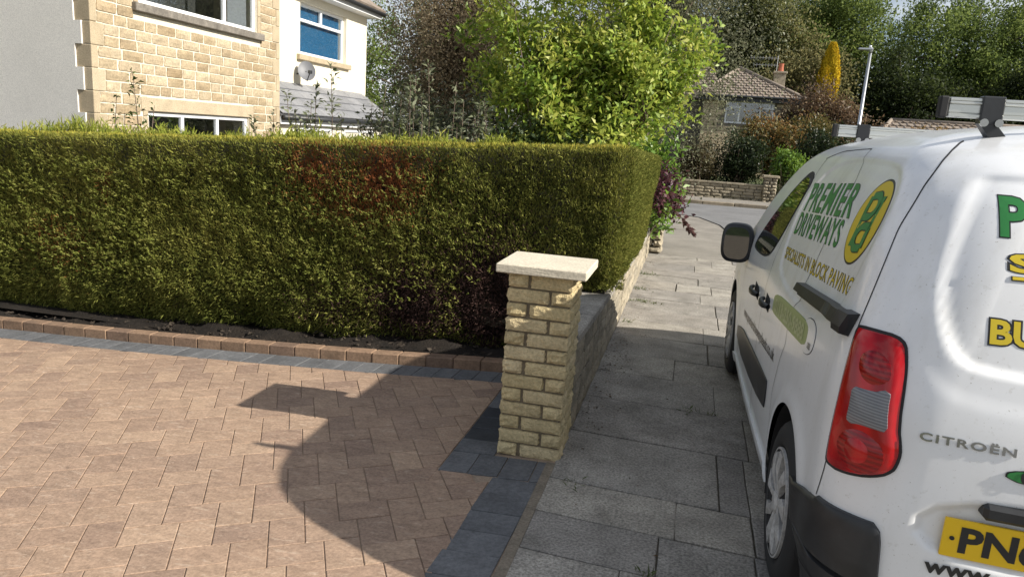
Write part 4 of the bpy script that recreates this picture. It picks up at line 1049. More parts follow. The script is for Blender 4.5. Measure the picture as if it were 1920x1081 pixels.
# oval badge
def oval(sc, n=40):
    c = np.array([2.695, 1.408]); a = np.array([.034, .139])*sc; b = np.array([.142, -.010])*sc
    return np.array([c+a*math.cos(2*math.pi*i/n)+b*math.sin(2*math.pi*i/n) for i in range(n)])
bd = patch('oval_badge', YZ(oval(1.05)), M['black'], .0014, nr_=40, nc_=16)
patch('badge_face', YZ(oval(1.)), M['yellow'], .0021, nr_=40, nc_=16, par=bd)
oc = lambda u, w: (2.695 - .142*u + .034*w, 1.408 + .010*u + .139*w)
def ribbon(pts, wd, name, mat, off):
    P = np.array(pts, float)
    d = np.gradient(P, axis=0); d /= np.linalg.norm(d, axis=1, keepdims=True); n_ = np.c_[-d[:, 1], d[:, 0]]*wd/2
    A, B_ = P+n_, P-n_; f = lambda Q: np.array([oc(a, b) for a, b in Q]); A, B_ = f(A), f(B_)
    S = np.stack([v_surf(np.array([y2t(a, b) for a, b in Q]), Q[:, 1], off) for Q in (A, B_)], 1).reshape(-1, 3)
    return vp(mk(name, S, [(2*i, 2*i+1, 2*i+3, 2*i+2) for i in range(len(P)-1)], mat), bd)
arc = lambda cx0, cy0, rx, ry, a0, a1, n=16: [(cx0+rx*math.cos(R(a0+(a1-a0)*i/n)), cy0+ry*math.sin(R(a0+(a1-a0)*i/n))) for i in range(n+1)]
# interlocking p (bowl at the top) and d (bowl at the bottom)
for off, wd, mt in ((.0027, .27, 'black'), (.0036, .21, 'green')):
    ribbon([(-.42, -.62), (-.42, .3), (-.42, .62)] , wd, 'badge_letter', M[mt], off)
    ribbon([(-.42, .62)] + arc(-.05, .38, .32, .27, 90, -90) + [(-.42, .11)], wd*.85, 'badge_letter', M[mt], off+.0002)
    ribbon([(.42, .62), (.42, -.3), (.42, -.62)], wd, 'badge_letter', M[mt], off+.0004)
    ribbon([(.42, -.62)] + arc(.05, -.38, .32, .27, 270, 90) + [(.42, -.11)], wd*.85, 'badge_letter', M[mt], off+.0006)
lettering('telephone_number', '0113-250-9888', [(3.52, .958), (2.83, .999), (2.81, .945), (3.50, .902)], M['palegreen2'], .0046, 'y', .03)
lettering('web_address', 'www.premierdrivewaysleeds.co.uk', [(4.70, .662), (3.32, .762), (3.30, .697), (4.68, .590)], M['black'], .0014, 'y', .012)
lettering('fuel_label', 'DIESEL', [(2.715, .965), (2.665, .967), (2.663, .948), (2.713, .946)], M['black'], .0045, 'y', .02)
outlined('rear_lettering_premier', 'PREMIER', [(0.536, 1.535), (.02, 1.536), (.02, 1.44), (0.539, 1.438)], M['green'], 't', .03, .025)
outlined('rear_lettering_specialists', 'S', [(0.516, 1.391), (0.463, 1.391), (0.463, 1.350), (0.515, 1.349)], M['yellow'], 't', .04, .05)
patch('rear_underline', [(0.518, 1.340), (.08, 1.343), (.08, 1.328), (0.518, 1.325)], M['black'], .003, nr_=6, nc_=20)
patch('rear_underline_face', [(0.515, 1.337), (.083, 1.340), (.083, 1.331), (0.515, 1.328)], M['yellow'], .0045, nr_=6, nc_=20)
outlined('rear_lettering_building', 'BU', [(0.558, 1.221), (0.450, 1.223), (0.450, 1.165), (0.558, 1.162)], M['yellow'], 't', .03, .05)
pn = patch('rear_telephone_panel', chaikin([(0.498, 0.868), (.07, .876), (.07, .826), (0.498, 0.817)], 2), M['black'], .003, nr_=14, nc_=20)
patch('rear_panel_face', chaikin([(0.494, 0.865), (.074, .873), (.074, .829), (0.494, 0.820)], 2), M['green'], .0045, nr_=14, nc_=20, par=pn)
lettering('rear_telephone', '0', [(0.463, 0.861), (0.434, 0.862), (0.434, 0.827), (0.463, 0.826)], M['black'], .006, 't', .03, par=pn)
lettering('rear_web_address', 'www.', [(0.638, 0.558), (0.480, 0.566), (0.480, 0.539), (0.638, 0.531)], M['black'], .004, 't', .03)
lettering('maker_name', 'CITROËN', [(0.699, 0.916), (0.482, 0.917), (0.482, 0.891), (0.699, 0.890)], M['chrome'], .001, 't', .02, spacing=1.2, thick=.003)
# plate characters (flat)
V, F = text_geo('PN6', .035); mn, mx_ = V.min(0), V.max(0); u = (V-mn)/(mx_-mn)
x0, x1 = VCX-.572, VCX-.380
mk('plate_characters', on_door([(x0+a*(x1-x0), -.0092, pl_z0+.016+b*.078) for a, b in u], ypl), F, M['black'], plate)

# ---- wheels
def lathe(prof, n=48):
    V = []; F = []
    for (r, x) in prof:
        for j in range(n): a = 2*math.pi*j/n; V.append((x, r*math.cos(a), r*math.sin(a)))
    for i in range(len(prof)-1):
        for j in range(n): F.append((i*n+j, i*n+(j+1) % n, (i+1)*n+(j+1) % n, (i+1)*n+j))
    return V, F
tyre_prof = [(.205, .02), (.212, .0), (.235, -.006), (.265, -.008), (.288, .0), (.304, .012), (.313, .025), (.3145, .04), (.309, .042), (.309, .048), (.315, .05), (.3155, .09), (.310, .092), (.310, .099), (.3155, .10), (.3145, .145), (.305, .17), (.26, .19), (.205, .185)]
rim_prof = [(.207, .0), (.204, -.007), (.196, -.009), (.188, .002), (.150, .012), (.07, .004), (.045, -.004), (.0, -.006)]
V, F = lathe(tyre_prof); tyre_me = mesh_data('tyre', V, F, M['rubber'], True)
V, F = lathe(rim_prof); rim_me = mesh_data('hubcap', V, F, M['rubber'], True)
mb = MB()
for k in range(9):
    a = 2*math.pi*k/9
    def pt(r, da, x): return (x, r*math.cos(a+da), r*math.sin(a+da))
    # twisted wedge-shaped spokes
    V = [pt(.040, -.30, -.008), pt(.040, .30, -.008), pt(.115, .16, -.016), pt(.192, .27, -.012), pt(.194, -.02, -.014), pt(.118, -.20, -.009),
         pt(.040, -.30, .01), pt(.040, .30, .01), pt(.115, .16, .01), pt(.192, .27, .0), pt(.194, -.02, .0), pt(.118, -.20, .01), pt(.13, .02, -.024)]
    F = [(0, 1, 12), (1, 2, 12), (2, 3, 12), (3, 4, 12), (4, 5, 12), (5, 0, 12)] + [(i, i+6, (i+1) % 6+6, (i+1) % 6) for i in range(6)]
    mb.add(V, F)
V, F = lathe([(.198, -.011), (.206, -.010), (.207, .0)]); mb.add(V, F)
V, F = lathe([(.0, -.020), (.03, -.019), (.044, -.012), (.046, .0)], 24); mb.add(V, F)
spoke_me = mesh_data('hubcap_spokes', mb.V, mb.F, M['silver'])
for cy, cz in ARCHES:
    for sd in (-1, 1):
        w = empty('wheel', (0, 0, 0)); vp(w); w.location = (VCX+sd*.898, cy-.005, .3155)
        if sd > 0: w.rotation_euler = (0, 0, math.pi)
        ob('tyre', tyre_me, w); ob('rim', rim_me, w); ob('hubcap', spoke_me, w)
# ---- slide rail: chunky end cover
m = MB()
def sp(y, z, off): return v_surf(float(y2t(y, z)), z, off)
top_, bot_ = [], []
V = []; ys_ = np.linspace(3.10, 2.37, 14)
for y in ys_:
    f_ = (3.10-y)/.73; zt = 1.112+.045*f_; zb = zt-.030-.006*f_; o_f = .035
    for (z, of) in ((zt, .002), (zt, o_f), (zb, o_f+.004), (zb, .018), (zb-.018, .018), (zb-.018, .001)): V.append(tuple(map(float, sp(y, z, of))))
F = []
for i in range(13):
    for j in range(5): F.append((i*6+j, i*6+j+1, (i+1)*6+j+1, (i+1)*6+j))
F += [[0, 1, 2, 3, 4, 5], [13*6+j for j in range(5, -1, -1)]]
rail = vp(mk('slide_rail', V, F, M['blackplastic']))
V = []
for y in (2.39, 2.33):
    for (z, of) in ((1.162, .002), (1.160, .040), (1.118, .044), (1.098, .036), (1.090, .002)): V.append(tuple(map(float, sp(y, z, of))))
mk('rail_end_cap', V, [(0, 1, 6, 5), (1, 2, 7, 6), (2, 3, 8, 7), (3, 4, 9, 8), (0, 5, 9, 4), (5, 6, 7, 8, 9), (4, 3, 2, 1, 0)], M['blackplastic'], rail)
# ---- door handles
for (y0, y1, zc) in ((4.35, 4.10, .855), (3.86, 3.66, .885)):
    V = []; n = 12
    for i in range(n+1):
        f_ = i/n; y = y0+(y1-y0)*f_; h = .034*math.sin(math.pi*min(1, max(0, f_*.96+.02)))**.5; r_ = .020
        for k in range(8):
            a = 2*math.pi*k/8; V.append(tuple(map(float, sp(y, zc+r_*math.cos(a)*(.6+.4*math.sin(math.pi*f_)), max(.0, h+.010*math.sin(a))))))
    F = [(i*8+k, i*8+(k+1) % 8, (i+1)*8+(k+1) % 8, (i+1)*8+k) for i in range(n) for k in range(8)]
    vp(mk('door_handle', V, F, M['blackplastic'], smooth=True))
    patch('handle_recess', YZ([(y0-.02, zc+.035), (y1+.03, zc+.03), (y1+.03, zc-.035), (y0-.02, zc-.03)]), M['rubber'], .0015, nr_=8, nc_=10)
# ---- door mirror
def sblob(c, r, ex=.55, n=20, m_=14):
    V = []; F = []
    sg = lambda v, e: math.copysign(abs(v)**e, v)
    for i in range(m_+1):
        ph = -math.pi/2+math.pi*i/m_
        for j in range(n):
            th = 2*math.pi*j/n
            V.append((c[0]+r[0]*sg(math.cos(ph), ex)*sg(math.cos(th), ex), c[1]+r[1]*sg(math.cos(ph), ex)*sg(math.sin(th), ex), c[2]+r[2]*sg(math.sin(ph), ex)))
    for i in range(m_):
        for j in range(n): F.append((i*n+j, i*n+(j+1) % n, (i+1)*n+(j+1) % n, (i+1)*n+j))
    return V, F
mr = empty('door_mirror', (0, 0, 0)); vp(mr); mr.location = (.355, 5.02, 1.018); mr.rotation_euler = (0, 0, -.20)
def rounded(w, h, y, n=40, e=.62, dx=0.):
    sg = lambda v: math.copysign(abs(v)**e, v)
    return [(dx+w*sg(math.cos(2*math.pi*i/n)), y, h*sg(math.sin(2*math.pi*i/n))) for i in range(n)]
V = []; secs = [(.090, .118, -.062), (.097, .126, -.055), (.100, .130, -.03), (.098, .128, .02), (.085, .112, .06), (.05, .07, .085)]
for w_, h_, y_ in secs: V += rounded(w_, h_, y_)
n = 40; F = [(i*n+j, i*n+(j+1) % n, (i+1)*n+(j+1) % n, (i+1)*n+j) for i in range(len(secs)-1) for j in range(n)] + [[len(V)-n+j for j in range(n)], list(range(n))[::-1]]
mh = mk('housing', V, F, M['blackplastic'], mr, True)
V = rounded(.078, .104, -.0635)+rounded(.078, .104, -.062); mk('mirror_glass', V, [list(range(40))[::-1]]+[(j, (j+1) % 40, 40+(j+1) % 40, 40+j) for j in range(40)], plain('mirror', (.13, .145, .155), .02, 1.), mr)
V, F = sblob((.135, .03, -.055), (.07, .045, .035), .7); mk('mirror_arm', V, F, M['blackplastic'], mr, True)
# ---- roof bars
for yb, zb in ((2.78, 1.80), (4.50, 1.755)):
    rb = empty('roof_bar', (0, 0, 0)); vp(rb); rb.location = (VCX, yb, zb)
    m = MB()
    for (za, zb_, d) in ((-.032, -.018, .014), (-.018, .012, .010), (.012, .020, .016), (.020, .032, .013)): m.bbox((-.56, -d, za), (.56, d, zb_), .003)
    m.box((-.55, -.008, -.03), (.55, .008, .03)); m.build('bar', M['alu2'] if 'alu2' in M else M.setdefault('alu2', plain('bar_aluminium', (.62, .63, .60), .32, .85)), rb)
    for sd in (-1, 1):
        MB().bbox((sd*.575-.014, -.017, -.035), (sd*.575+.014, .017, .035), .005).build('bar_end_cap', M['rubber'], rb)
        x = sd*.43
        m = MB().bbox((x-.034, -.021, -.052), (x+.034, .021, .040), .004)
        m.add([(x-.03, -.02, -.05), (x+.02, -.02, -.05), (x-sd*.05-.03, -.02, -.115), (x-sd*.05+.03, -.02, -.115), (x-.03, .02, -.05), (x+.02, .02, -.05), (x-sd*.05-.03, .02, -.115), (x-sd*.05+.03, .02, -.115)], [(0, 2, 3, 1), (4, 5, 7, 6), (0, 4, 6, 2), (1, 3, 7, 5), (0, 1, 5, 4), (2, 6, 7, 3)])
        br = m.build('bracket', M['blackplastic'], rb)
        m = MB()
        for dx in (-.022, .022): m.tube([(x+dx, -.021, -.045), (x+dx, -.030, -.045)], .013, 12)
        m.build('bolt', M['chrome'], br)
# ------------------------------------------------------------------ hedge
rg = np.random.default_rng(21)
def ztop(x, y=5.15): return 1.575 + .042*np.minimum(x+.45, 0) - np.clip(y-5.15, 0, 9)*.026
_lat = np.random.default_rng(99).random((64, 64))
def vnoise(a, b):
    i = np.floor(a).astype(int); j = np.floor(b).astype(int); u = a-i; w = b-j; u = u*u*(3-2*u); w = w*w*(3-2*w)
    L_ = lambda p, q: _lat[p % 64, q % 64]
    return (L_(i, j)*(1-u)+L_(i+1, j)*u)*(1-w) + (L_(i, j+1)*(1-u)+L_(i+1, j+1)*u)*w
def fbm(a, b, s=1.):
    a = np.asarray(a, float)+40; b = np.asarray(b, float)+40
    return (vnoise(a, b)+.55*vnoise(a*2.13+7, b*2.13+3)+.35*vnoise(a*4.3+1, b*4.3+9)+.2*vnoise(a*8.7, b*8.7+5)-1.05)*1.6
LOBE = .60
def zbot(x):
    c = np.abs(np.sin(np.pi*(x+.95)/LOBE)); return KS*np.minimum(x+.5, 0) + .07 - .07*c + .02*np.sin(x*5.3)
def hedge_front(n):
    x = rg.uniform(-7.0, -.40, n); u = rg.random(n); zb = np.where(x > -.80, wtop(5.2)+.01, zbot(x)); z = zb + (ztop(x)-zb)*u
    rec = np.clip(1-(z-zb)/.36, 0, 1)**2*.13
    y = 5.13 + np.interp(x, [-9, -5.4, -4.1, -3.05, -2.07, -1.46, -1.0], [-.20, -.17, -.165, -.13, -.08, -.03, 0.]) + .03*fbm(x*2.2, z*2.4) + .018*fbm(x*9, z*9) + rec
    top_r = np.clip((z-(ztop(x)-.06))/.06, 0, 1); y = y + .05*top_r**2
    cr = np.clip((x+.56)/.14, 0, 1); y = y + .14*cr**2
    N_ = np.c_[cr*.7, -np.ones(n), rec*-1.2+top_r*.6]
    return np.c_[x, y, z], N_
def hedge_end(n):
    y = rg.uniform(5.2, 9.75, n); u = rg.random(n); zb = np.interp(y, [3.8, 5.4, 7.1, 10], [.60, .53, .47, .42])+.015; zt = ztop(-.45, y); z = zb + (zt-zb)*u
    x = -.47 + .07*u + .02*fbm(y*2, z*2.4) + .012*fbm(y*6, z*6); fr = np.clip((5.34-y)/.14, 0, 1); x = x - .10*fr**2
    tr = np.clip((u-.94)/.06, 0, 1); x = x-.05*tr**2
    bk = np.clip((y-9.4)/.35, 0, 1); x = x-.3*bk**2
    return np.c_[x, y, z], np.c_[np.ones(n), -fr*.7+bk*.6, tr*.6]
def hedge_top(n):
    k = rg.random(n) < .68
    x = np.where(k, rg.uniform(-7.0, -.47, n), rg.uniform(-1.45, -.47, n)); y = np.where(k, rg.uniform(5.17, 6.15, n), rg.uniform(6.1, 9.7, n))
    z = ztop(x, y) + .012*fbm(x*4, y*4)
    return np.c_[x, y, z], np.c_[np.zeros((n, 2)), np.ones(n)]
def gauss(p, c, r): return np.exp(-(((p[:, 0]-c[0])/r[0])**2+((p[:, 2]-c[1])/r[1])**2))
def hedge_cols(P, rngv, n):
    t = np.clip(.5+.22*fbm(P[:, 0]*3.0, P[:, 2]*3.0)+rngv.normal(0, .24, n), 0, 1)
    C = ramp_cols(t, [(.055, .070, .016), (.13, .148, .032), (.22, .228, .052), (.33, .315, .085)])
    br = 1.1*gauss(P, (-2.18, 1.25), (.26, .20)) + .85*gauss(P, (-2.75, 1.27), (.2, .18)) + .5*gauss(P, (-2.4, 1.0), (.35, .12)) + .8*gauss(P, (-4.55, 1.0), (.06, .1)) + .3*gauss(P, (-5.0, .5), (.3, .2))
    br = np.where(np.abs(P[:, 1]-5.15) < .3, br, 0); k = rngv.random(n) < br
    C[k] = ramp_cols(rngv.random(k.sum()), [(.16, .055, .022), (.30, .11, .042), (.24, .12, .045)])
    de = np.maximum.reduce([1.2*gauss(P, (-1.36, .38), (.34, .40)), .95*gauss(P, (-1.95, .30), (.36, .28)), .35*gauss(P, (-2.6, .2), (.3, .15))]); k = (rngv.random(n) < de*1.25) & (P[:, 1] < 5.7)
    C[k] = ramp_cols(rngv.random(k.sum()), [(.040, .024, .022), (.075, .045, .040), (.11, .065, .05)])
    return C
hd = empty('hedge', (-3.5, 5.6, 0)); tag(hd, 'long clipped conifer hedge with brown patches and a squared end', 'hedge')
HI = Matrix.Translation((3.5, -5.6, 0))
def hp(o): o.parent = hd; o.matrix_parent_inverse = HI; return o
Ps, Ns, kinds = [], [], []
for fn, n, kd in ((hedge_front, 235000, 0), (hedge_end, 80000, 0), (hedge_top, 60000, 1)):
    P, N_ = fn(n); Ps.append(P); Ns.append(N_/np.linalg.norm(N_, axis=1, keepdims=True)); kinds.append(np.full(n, kd))
P = np.concatenate(Ps); N_ = np.concatenate(Ns); kd = np.concatenate(kinds); n = len(P)
low = np.clip(1-(P[:, 2]-.2)/.5, 0, 1)*(kd == 0)
P = P - N_*np.abs(rg.normal(0, .013+.03*low, n))[:, None]
D_ = N_*rg.uniform(.3, .9, n)[:, None] + rdir(rg, n)*.55 + np.c_[np.zeros((n, 2)), rg.uniform(.3, 1.2, n)*(1-1.1*low)]
L_ = rg.uniform(.016, .040, n)*np.where(kd == 1, .9, 1); W_ = L_*rg.uniform(.16, .25, n)
long_ = (rg.random(n) < .05*np.clip(.5+fbm(P[:, 0]*1.3+4, P[:, 2]*1.8), 0, 1.4)) & (kd == 0) & (P[:, 0] < -.8); L_ = np.where(long_, L_*2.1, L_)
C = hedge_cols(P, rg, n)
k = kd == 1; C[k] = ramp_cols(rg.random(k.sum()), [(.22, .23, .035), (.34, .33, .05), (.45, .41, .075), (.30, .22, .06)])
k = long_ & (C[:, 1] > C[:, 0]); C[k] = C[k]*1.35
V, F = leaves(P - D_/np.linalg.norm(D_, axis=1, keepdims=True)*(L_*.3)[:, None], D_, rdir(rg, n), L_, W_)
tag(hp(mk('foliage', V, F, M['needle'], col=np.repeat(C, 4, 0))), kind='stuff')
# lighter uncut sprays standing off the face
n = 3200; P, N_ = hedge_front(n*8); wgt = np.clip(fbm(P[:, 0]*1.1+2, P[:, 2]*1.5)+.25, 0, 1)*(P[:, 2] < ztop(P[:, 0])-.2)*(P[:, 0] < -.9)*(P[:, 2] > .25); wgt *= np.where(P[:, 0] < -3.2, 1.5, .6)
wgt *= 1-np.clip(1.3*gauss(P, (-1.32, .35), (.30, .34)), 0, 1)
idx = rg.choice(len(P), n, replace=False, p=wgt/wgt.sum()); P = P[idx]; N_ = N_[idx]; N_ = N_/np.linalg.norm(N_, axis=1, keepdims=True)
sd_dir = np.where(rg.random(n) < .5, -1, 1)
ax_ = N_*rg.uniform(.4, .9, n)[:, None] + np.c_[sd_dir*rg.uniform(.1, .7, n), np.zeros(n), rg.uniform(.1, .9, n)]; ax_ /= np.linalg.norm(ax_, axis=1, keepdims=True)
PP, DD, LL = [], [], []
for k in range(7):
    s = rg.uniform(.0, .05, n); side = rdir(rg, n)*.7
    PP.append(P+ax_*s[:, None]); DD.append(ax_+side); LL.append(rg.uniform(.014, .034, n))
PP = np.concatenate(PP); DD = np.concatenate(DD); LL = np.concatenate(LL)
V, F = leaves(PP, DD, rdir(rg, len(PP)), LL, LL*.26)
C = ramp_cols(np.tile(rg.random(n), 7), [(.13, .155, .032), (.20, .225, .05), (.28, .28, .08)])
tag(hp(mk('young_sprays', V, F, M['needle'], col=np.repeat(C, 4, 0))), kind='stuff')
# upright shoots along the back of the top
n = 5500; x = rg.uniform(-7.0, -1.0, n); cl = np.clip(.35+.8*fbm(x*3.1, x*1.9), 0, 1); keep = rg.random(n) < .25+.75*cl; x = x[keep]; cl = cl[keep]; n = len(x)
y = 5.75+np.abs(rg.normal(.2, .15, n)); P = np.c_[x, y, ztop(x, y)-.01]
hgt = (.02+.11*rg.random(n)**2.4*(.4+cl))*np.where(x < -4.3, 1.25, .8); D_ = np.c_[rg.normal(0, .28, (n, 2)), np.ones(n)]
hgt[rg.random(n) < .012] *= 1.8
V1, F1 = leaves(P, D_, rdir(rg, n), hgt, .012); PP = []; 
D2 = np.repeat(D_, 3, 0)+rdir(rg, 3*n)*.8; P2 = np.repeat(P, 3, 0)+np.repeat(D_/np.linalg.norm(D_, axis=1, keepdims=True)*hgt[:, None], 3, 0)*np.tile([.3, .5, .7], n)[:, None]
V2, F2_ = leaves(P2, D2, rdir(rg, 3*n), np.repeat(hgt, 3)*.45, .010)
C = ramp_cols(rg.random(n), [(.17, .21, .035), (.26, .29, .05), (.34, .34, .08)]); C = np.concatenate([np.repeat(C, 4, 0), np.repeat(np.repeat(C, 3, 0), 4, 0)])
tag(hp(mk('top_shoots', np.concatenate([V1, V2]), np.concatenate([F1, F2_+len(V1)]), M['needle'], col=C)), kind='stuff')
# dark twiggy inside
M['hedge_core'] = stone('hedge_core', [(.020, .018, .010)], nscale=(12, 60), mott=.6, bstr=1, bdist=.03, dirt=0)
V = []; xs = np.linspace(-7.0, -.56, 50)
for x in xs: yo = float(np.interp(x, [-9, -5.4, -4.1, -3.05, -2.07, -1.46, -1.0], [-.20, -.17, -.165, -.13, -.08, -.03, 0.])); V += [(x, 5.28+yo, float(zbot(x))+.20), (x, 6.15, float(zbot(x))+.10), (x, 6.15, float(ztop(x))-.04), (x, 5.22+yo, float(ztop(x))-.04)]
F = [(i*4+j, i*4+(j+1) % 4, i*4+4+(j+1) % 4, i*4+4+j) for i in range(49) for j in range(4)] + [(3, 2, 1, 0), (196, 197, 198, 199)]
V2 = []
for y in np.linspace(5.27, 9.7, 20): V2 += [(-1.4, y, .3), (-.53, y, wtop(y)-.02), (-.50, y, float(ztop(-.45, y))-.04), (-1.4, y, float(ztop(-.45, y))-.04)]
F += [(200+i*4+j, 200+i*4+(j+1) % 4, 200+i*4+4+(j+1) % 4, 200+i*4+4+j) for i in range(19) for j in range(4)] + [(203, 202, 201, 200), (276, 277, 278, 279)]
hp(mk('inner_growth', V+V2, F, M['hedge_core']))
x = -6.65
while x < -1.0:
    z0 = gz(x)+.04; m = MB(); 
    for b in range(rnd.choice([1, 2])):
        dx = rnd.uniform(-.05, .05); m.tube([(x+dx, 5.42, z0), (x+dx*1.5+rnd.uniform(-.02, .02), 5.42, z0+.2), (x+dx*3, 5.46, z0+.55)], [.042, .030, .026], 8)
    hp(m.build('stem', M['bark'], None, True)); x += LOBE

# ------------------------------------------------------------------ trees and shrubs
M['far_leaf'] = leafmat('far_leaf', .45, .6, .2)
def clumps(c, r, n, g, shell=.45, lump=.28, flat=None):
    d = rdir(g, n); ph = g.uniform(0, 6.28, 6)
    f_ = 1 + lump*(np.sin(d[:, 0]*3.1+ph[0])*np.sin(d[:, 2]*3.7+ph[1]) + .7*np.sin(d[:, 1]*4.3+ph[2]+d[:, 2]*2.9) + .5*np.sin(d[:, 0]*7.3+d[:, 2]*6.1+ph[3]))
    q = np.array(c) + d*np.array(r)*(f_*g.random(n)**shell)[:, None]
    if flat is not None: q[:, 2] = np.maximum(q[:, 2], flat)
    return q
def crown(name, parent, cl, per, cr_, L, W, cols, g, mat='leaf', up=.25, droop=0., out=None, zs=1., spread=.25):
    n = len(cl)*per; ci = np.repeat(np.arange(len(cl)), per)
    off = g.normal(size=(n, 3))*np.array([cr_, cr_, cr_*zs])*.55
    P = cl[ci]+off
    D_ = rdir(g, n)*.8 + off/(cr_+1e-6)*.5; D_[:, 2] += up - droop
    N_ = rdir(g, n)*.55 + off/(np.linalg.norm(off, axis=1, keepdims=True)+1e-6)*.8; N_[:, 2] += .35
    l = L*g.uniform(.6, 1.3, n); t = np.clip(g.random(len(cl))[ci]*.55+g.random(n)*.45+g.normal(0, spread*.3, n), 0, 1)
    V, F = leaves(P, D_, N_, l, l*W)
    o = mk(name, V, F, M[mat], col=np.repeat(ramp_cols(t, cols), 4, 0)); o.parent = parent; o.matrix_parent_inverse = Matrix.Translation(-parent.location); o['kind'] = 'stuff'
    return o
def limbs(parent, base, cl, n, r0, g, name='trunk', mat='bark', fork=.35, multi=1):
    """tapering trunk(s) and limbs reaching into the crown"""
    m = MB(); b = Vector(base); top = Vector(cl.mean(0))
    stems = []
    for s in range(multi):
        j = Vector((g.normal(0, .12)*multi, g.normal(0, .12)*multi, 0))*(1 if multi > 1 else 0)
        p1 = b+j*.5; tp = top + j*.9 + Vector((0, 0, (cl[:, 2].max()-top.z)*.5))
        pts = [p1, p1.lerp(tp, fork)+Vector((g.normal(0, .05), g.normal(0, .05), 0)), p1.lerp(tp, .7)+Vector((g.normal(0, .1), g.normal(0, .1), 0)), tp]
        m.tube(pts, [r0/multi**.5, r0*.75/multi**.5, r0*.4/multi**.5, r0*.12/multi**.5], 9); stems.append(pts)
    for k in range(n):
        e = Vector(cl[g.integers(len(cl))]); st = stems[g.integers(len(stems))]; f_ = g.uniform(.35, .9)
        s = st[1].lerp(st[2], f_) if f_ > .5 else st[0].lerp(st[1], .6+.4*f_)
        mid = s.lerp(e, .5)+Vector((0, 0, .12*(e-s).length)); m.tube([s, mid, e], [r0*.28, r0*.18, r0*.05], 6)
    o = m.build(name, M[mat], None, True); o.parent = parent; o.matrix_parent_inverse = Matrix.Translation(-parent.location); return o
def tree(name, label, cat, base, c, r, n, per, cr_, L, W, cols, seed, mat='leaf', nl=10, r0=.12, group=None, shell=.45, lump=.28, multi=1, droop=0., up=.25, zs=1., flat=None, kind=None):
    g = np.random.default_rng(seed); t = empty(name, base); tag(t, label, cat, group)
    cl = clumps(c, r, n, g, shell, lump, flat); crown('crown', t, cl, per, cr_, L, W, cols, g, mat, up, droop, zs=zs); limbs(t, base, cl, nl, r0, g, multi=multi)
    return t
BR = [(.07, .058, .036), (.15, .118, .07), (.25, .205, .125), (.42, .37, .26)]
tree('birch_tree', 'tall brown-leaved birch rising beside the cream extension', 'tree', (-7.5, 22.0, -.5), (-7.3, 22.0, 4.2), (2.5, 1.9, 5.2), 520, 130, .46, .075, .6, BR, 1, mat='far_leaf', nl=40, r0=.16, shell=.5, zs=1.5, droop=.4, multi=3)
tree('birch_tree', 'grey-green weeping birch behind the bright green shrub', 'tree', (-1.8, 20.5, -.1), (-1.35, 20.5, 5.2), (2.6, 2.0, 3.6), 460, 110, .42, .075, .55, [(.05, .055, .03), (.10, .11, .06), (.18, .19, .11), (.24, .24, .15)], 2, nl=40, r0=.18, zs=1.9, droop=.6)
tree('green_shrub', 'big bright green leafy shrub above the hedge end', 'shrub', (-1.6, 12.3, -.05), (-1.80, 12.2, 2.40), (1.74, 1.15, 1.55), 380, 90, .22, .115, .42, [(.08, .14, .016), (.16, .25, .035), (.26, .35, .05), (.38, .43, .08), (.46, .46, .12)], 3, mat='leaf', nl=60, r0=.075, multi=6, lump=.34, up=.35)
tree('laurel_shrub', 'light green leafy shrub spilling over the end of the low wall', 'shrub', (-.78, 10.7, 0), (-.52, 10.7, .95), (.30, .7, .62), 60, 44, .17, .11, .42, [(.06, .12, .014), (.12, .22, .03), (.20, .31, .05)], 4, mat='gloss_leaf', nl=12, r0=.03, multi=3)
pu = tree('purple_shrub', 'dark purple-leaved shrub with a drooping twig at the wall end', 'shrub', (-.62, 10.6, 0), (-.36, 10.35, 1.02), (.22, .40, .42), 44, 40, .13, .065, .6, [(.03, .012, .018), (.07, .022, .03), (.13, .05, .055), (.14, .12, .14)], 5, nl=8, r0=.02, multi=2)
tw = [Vector((-.42, 10.6, .92)), Vector((-.26, 10.5, .76)), Vector((-.08, 10.3, .64)), Vector((.03, 10.2, .53)), Vector((.09, 10.15, .45))]
o = MB().tube(tw, [.006, .005, .004, .003, .002], 5).build('twig', M['bark']); o.parent = pu; o.matrix_parent_inverse = Matrix.Translation(-pu.location)
g = np.random.default_rng(9); n = 90; s = g.uniform(.05, 1, n)*4; i = np.minimum(s.astype(int), 3); T = np.array([tuple(v) for v in tw]); P = T[i]*(1-(s-i))[:, None]+T[i+1]*(s-i)[:, None]
D_ = rdir(g, n)*.6 + np.array([.5, -.2, -.5]); V, F = leaves(P, D_, rdir(g, n), g.uniform(.06, .10, n), .042); o = mk('twig_leaves', V, F, M['leaf'], col=np.repeat(ramp_cols(g.random(n), [(.06, .03, .03), (.13, .07, .06), (.20, .12, .11)]), 4, 0)); o.parent = pu; o.matrix_parent_inverse = Matrix.Translation(-pu.location)
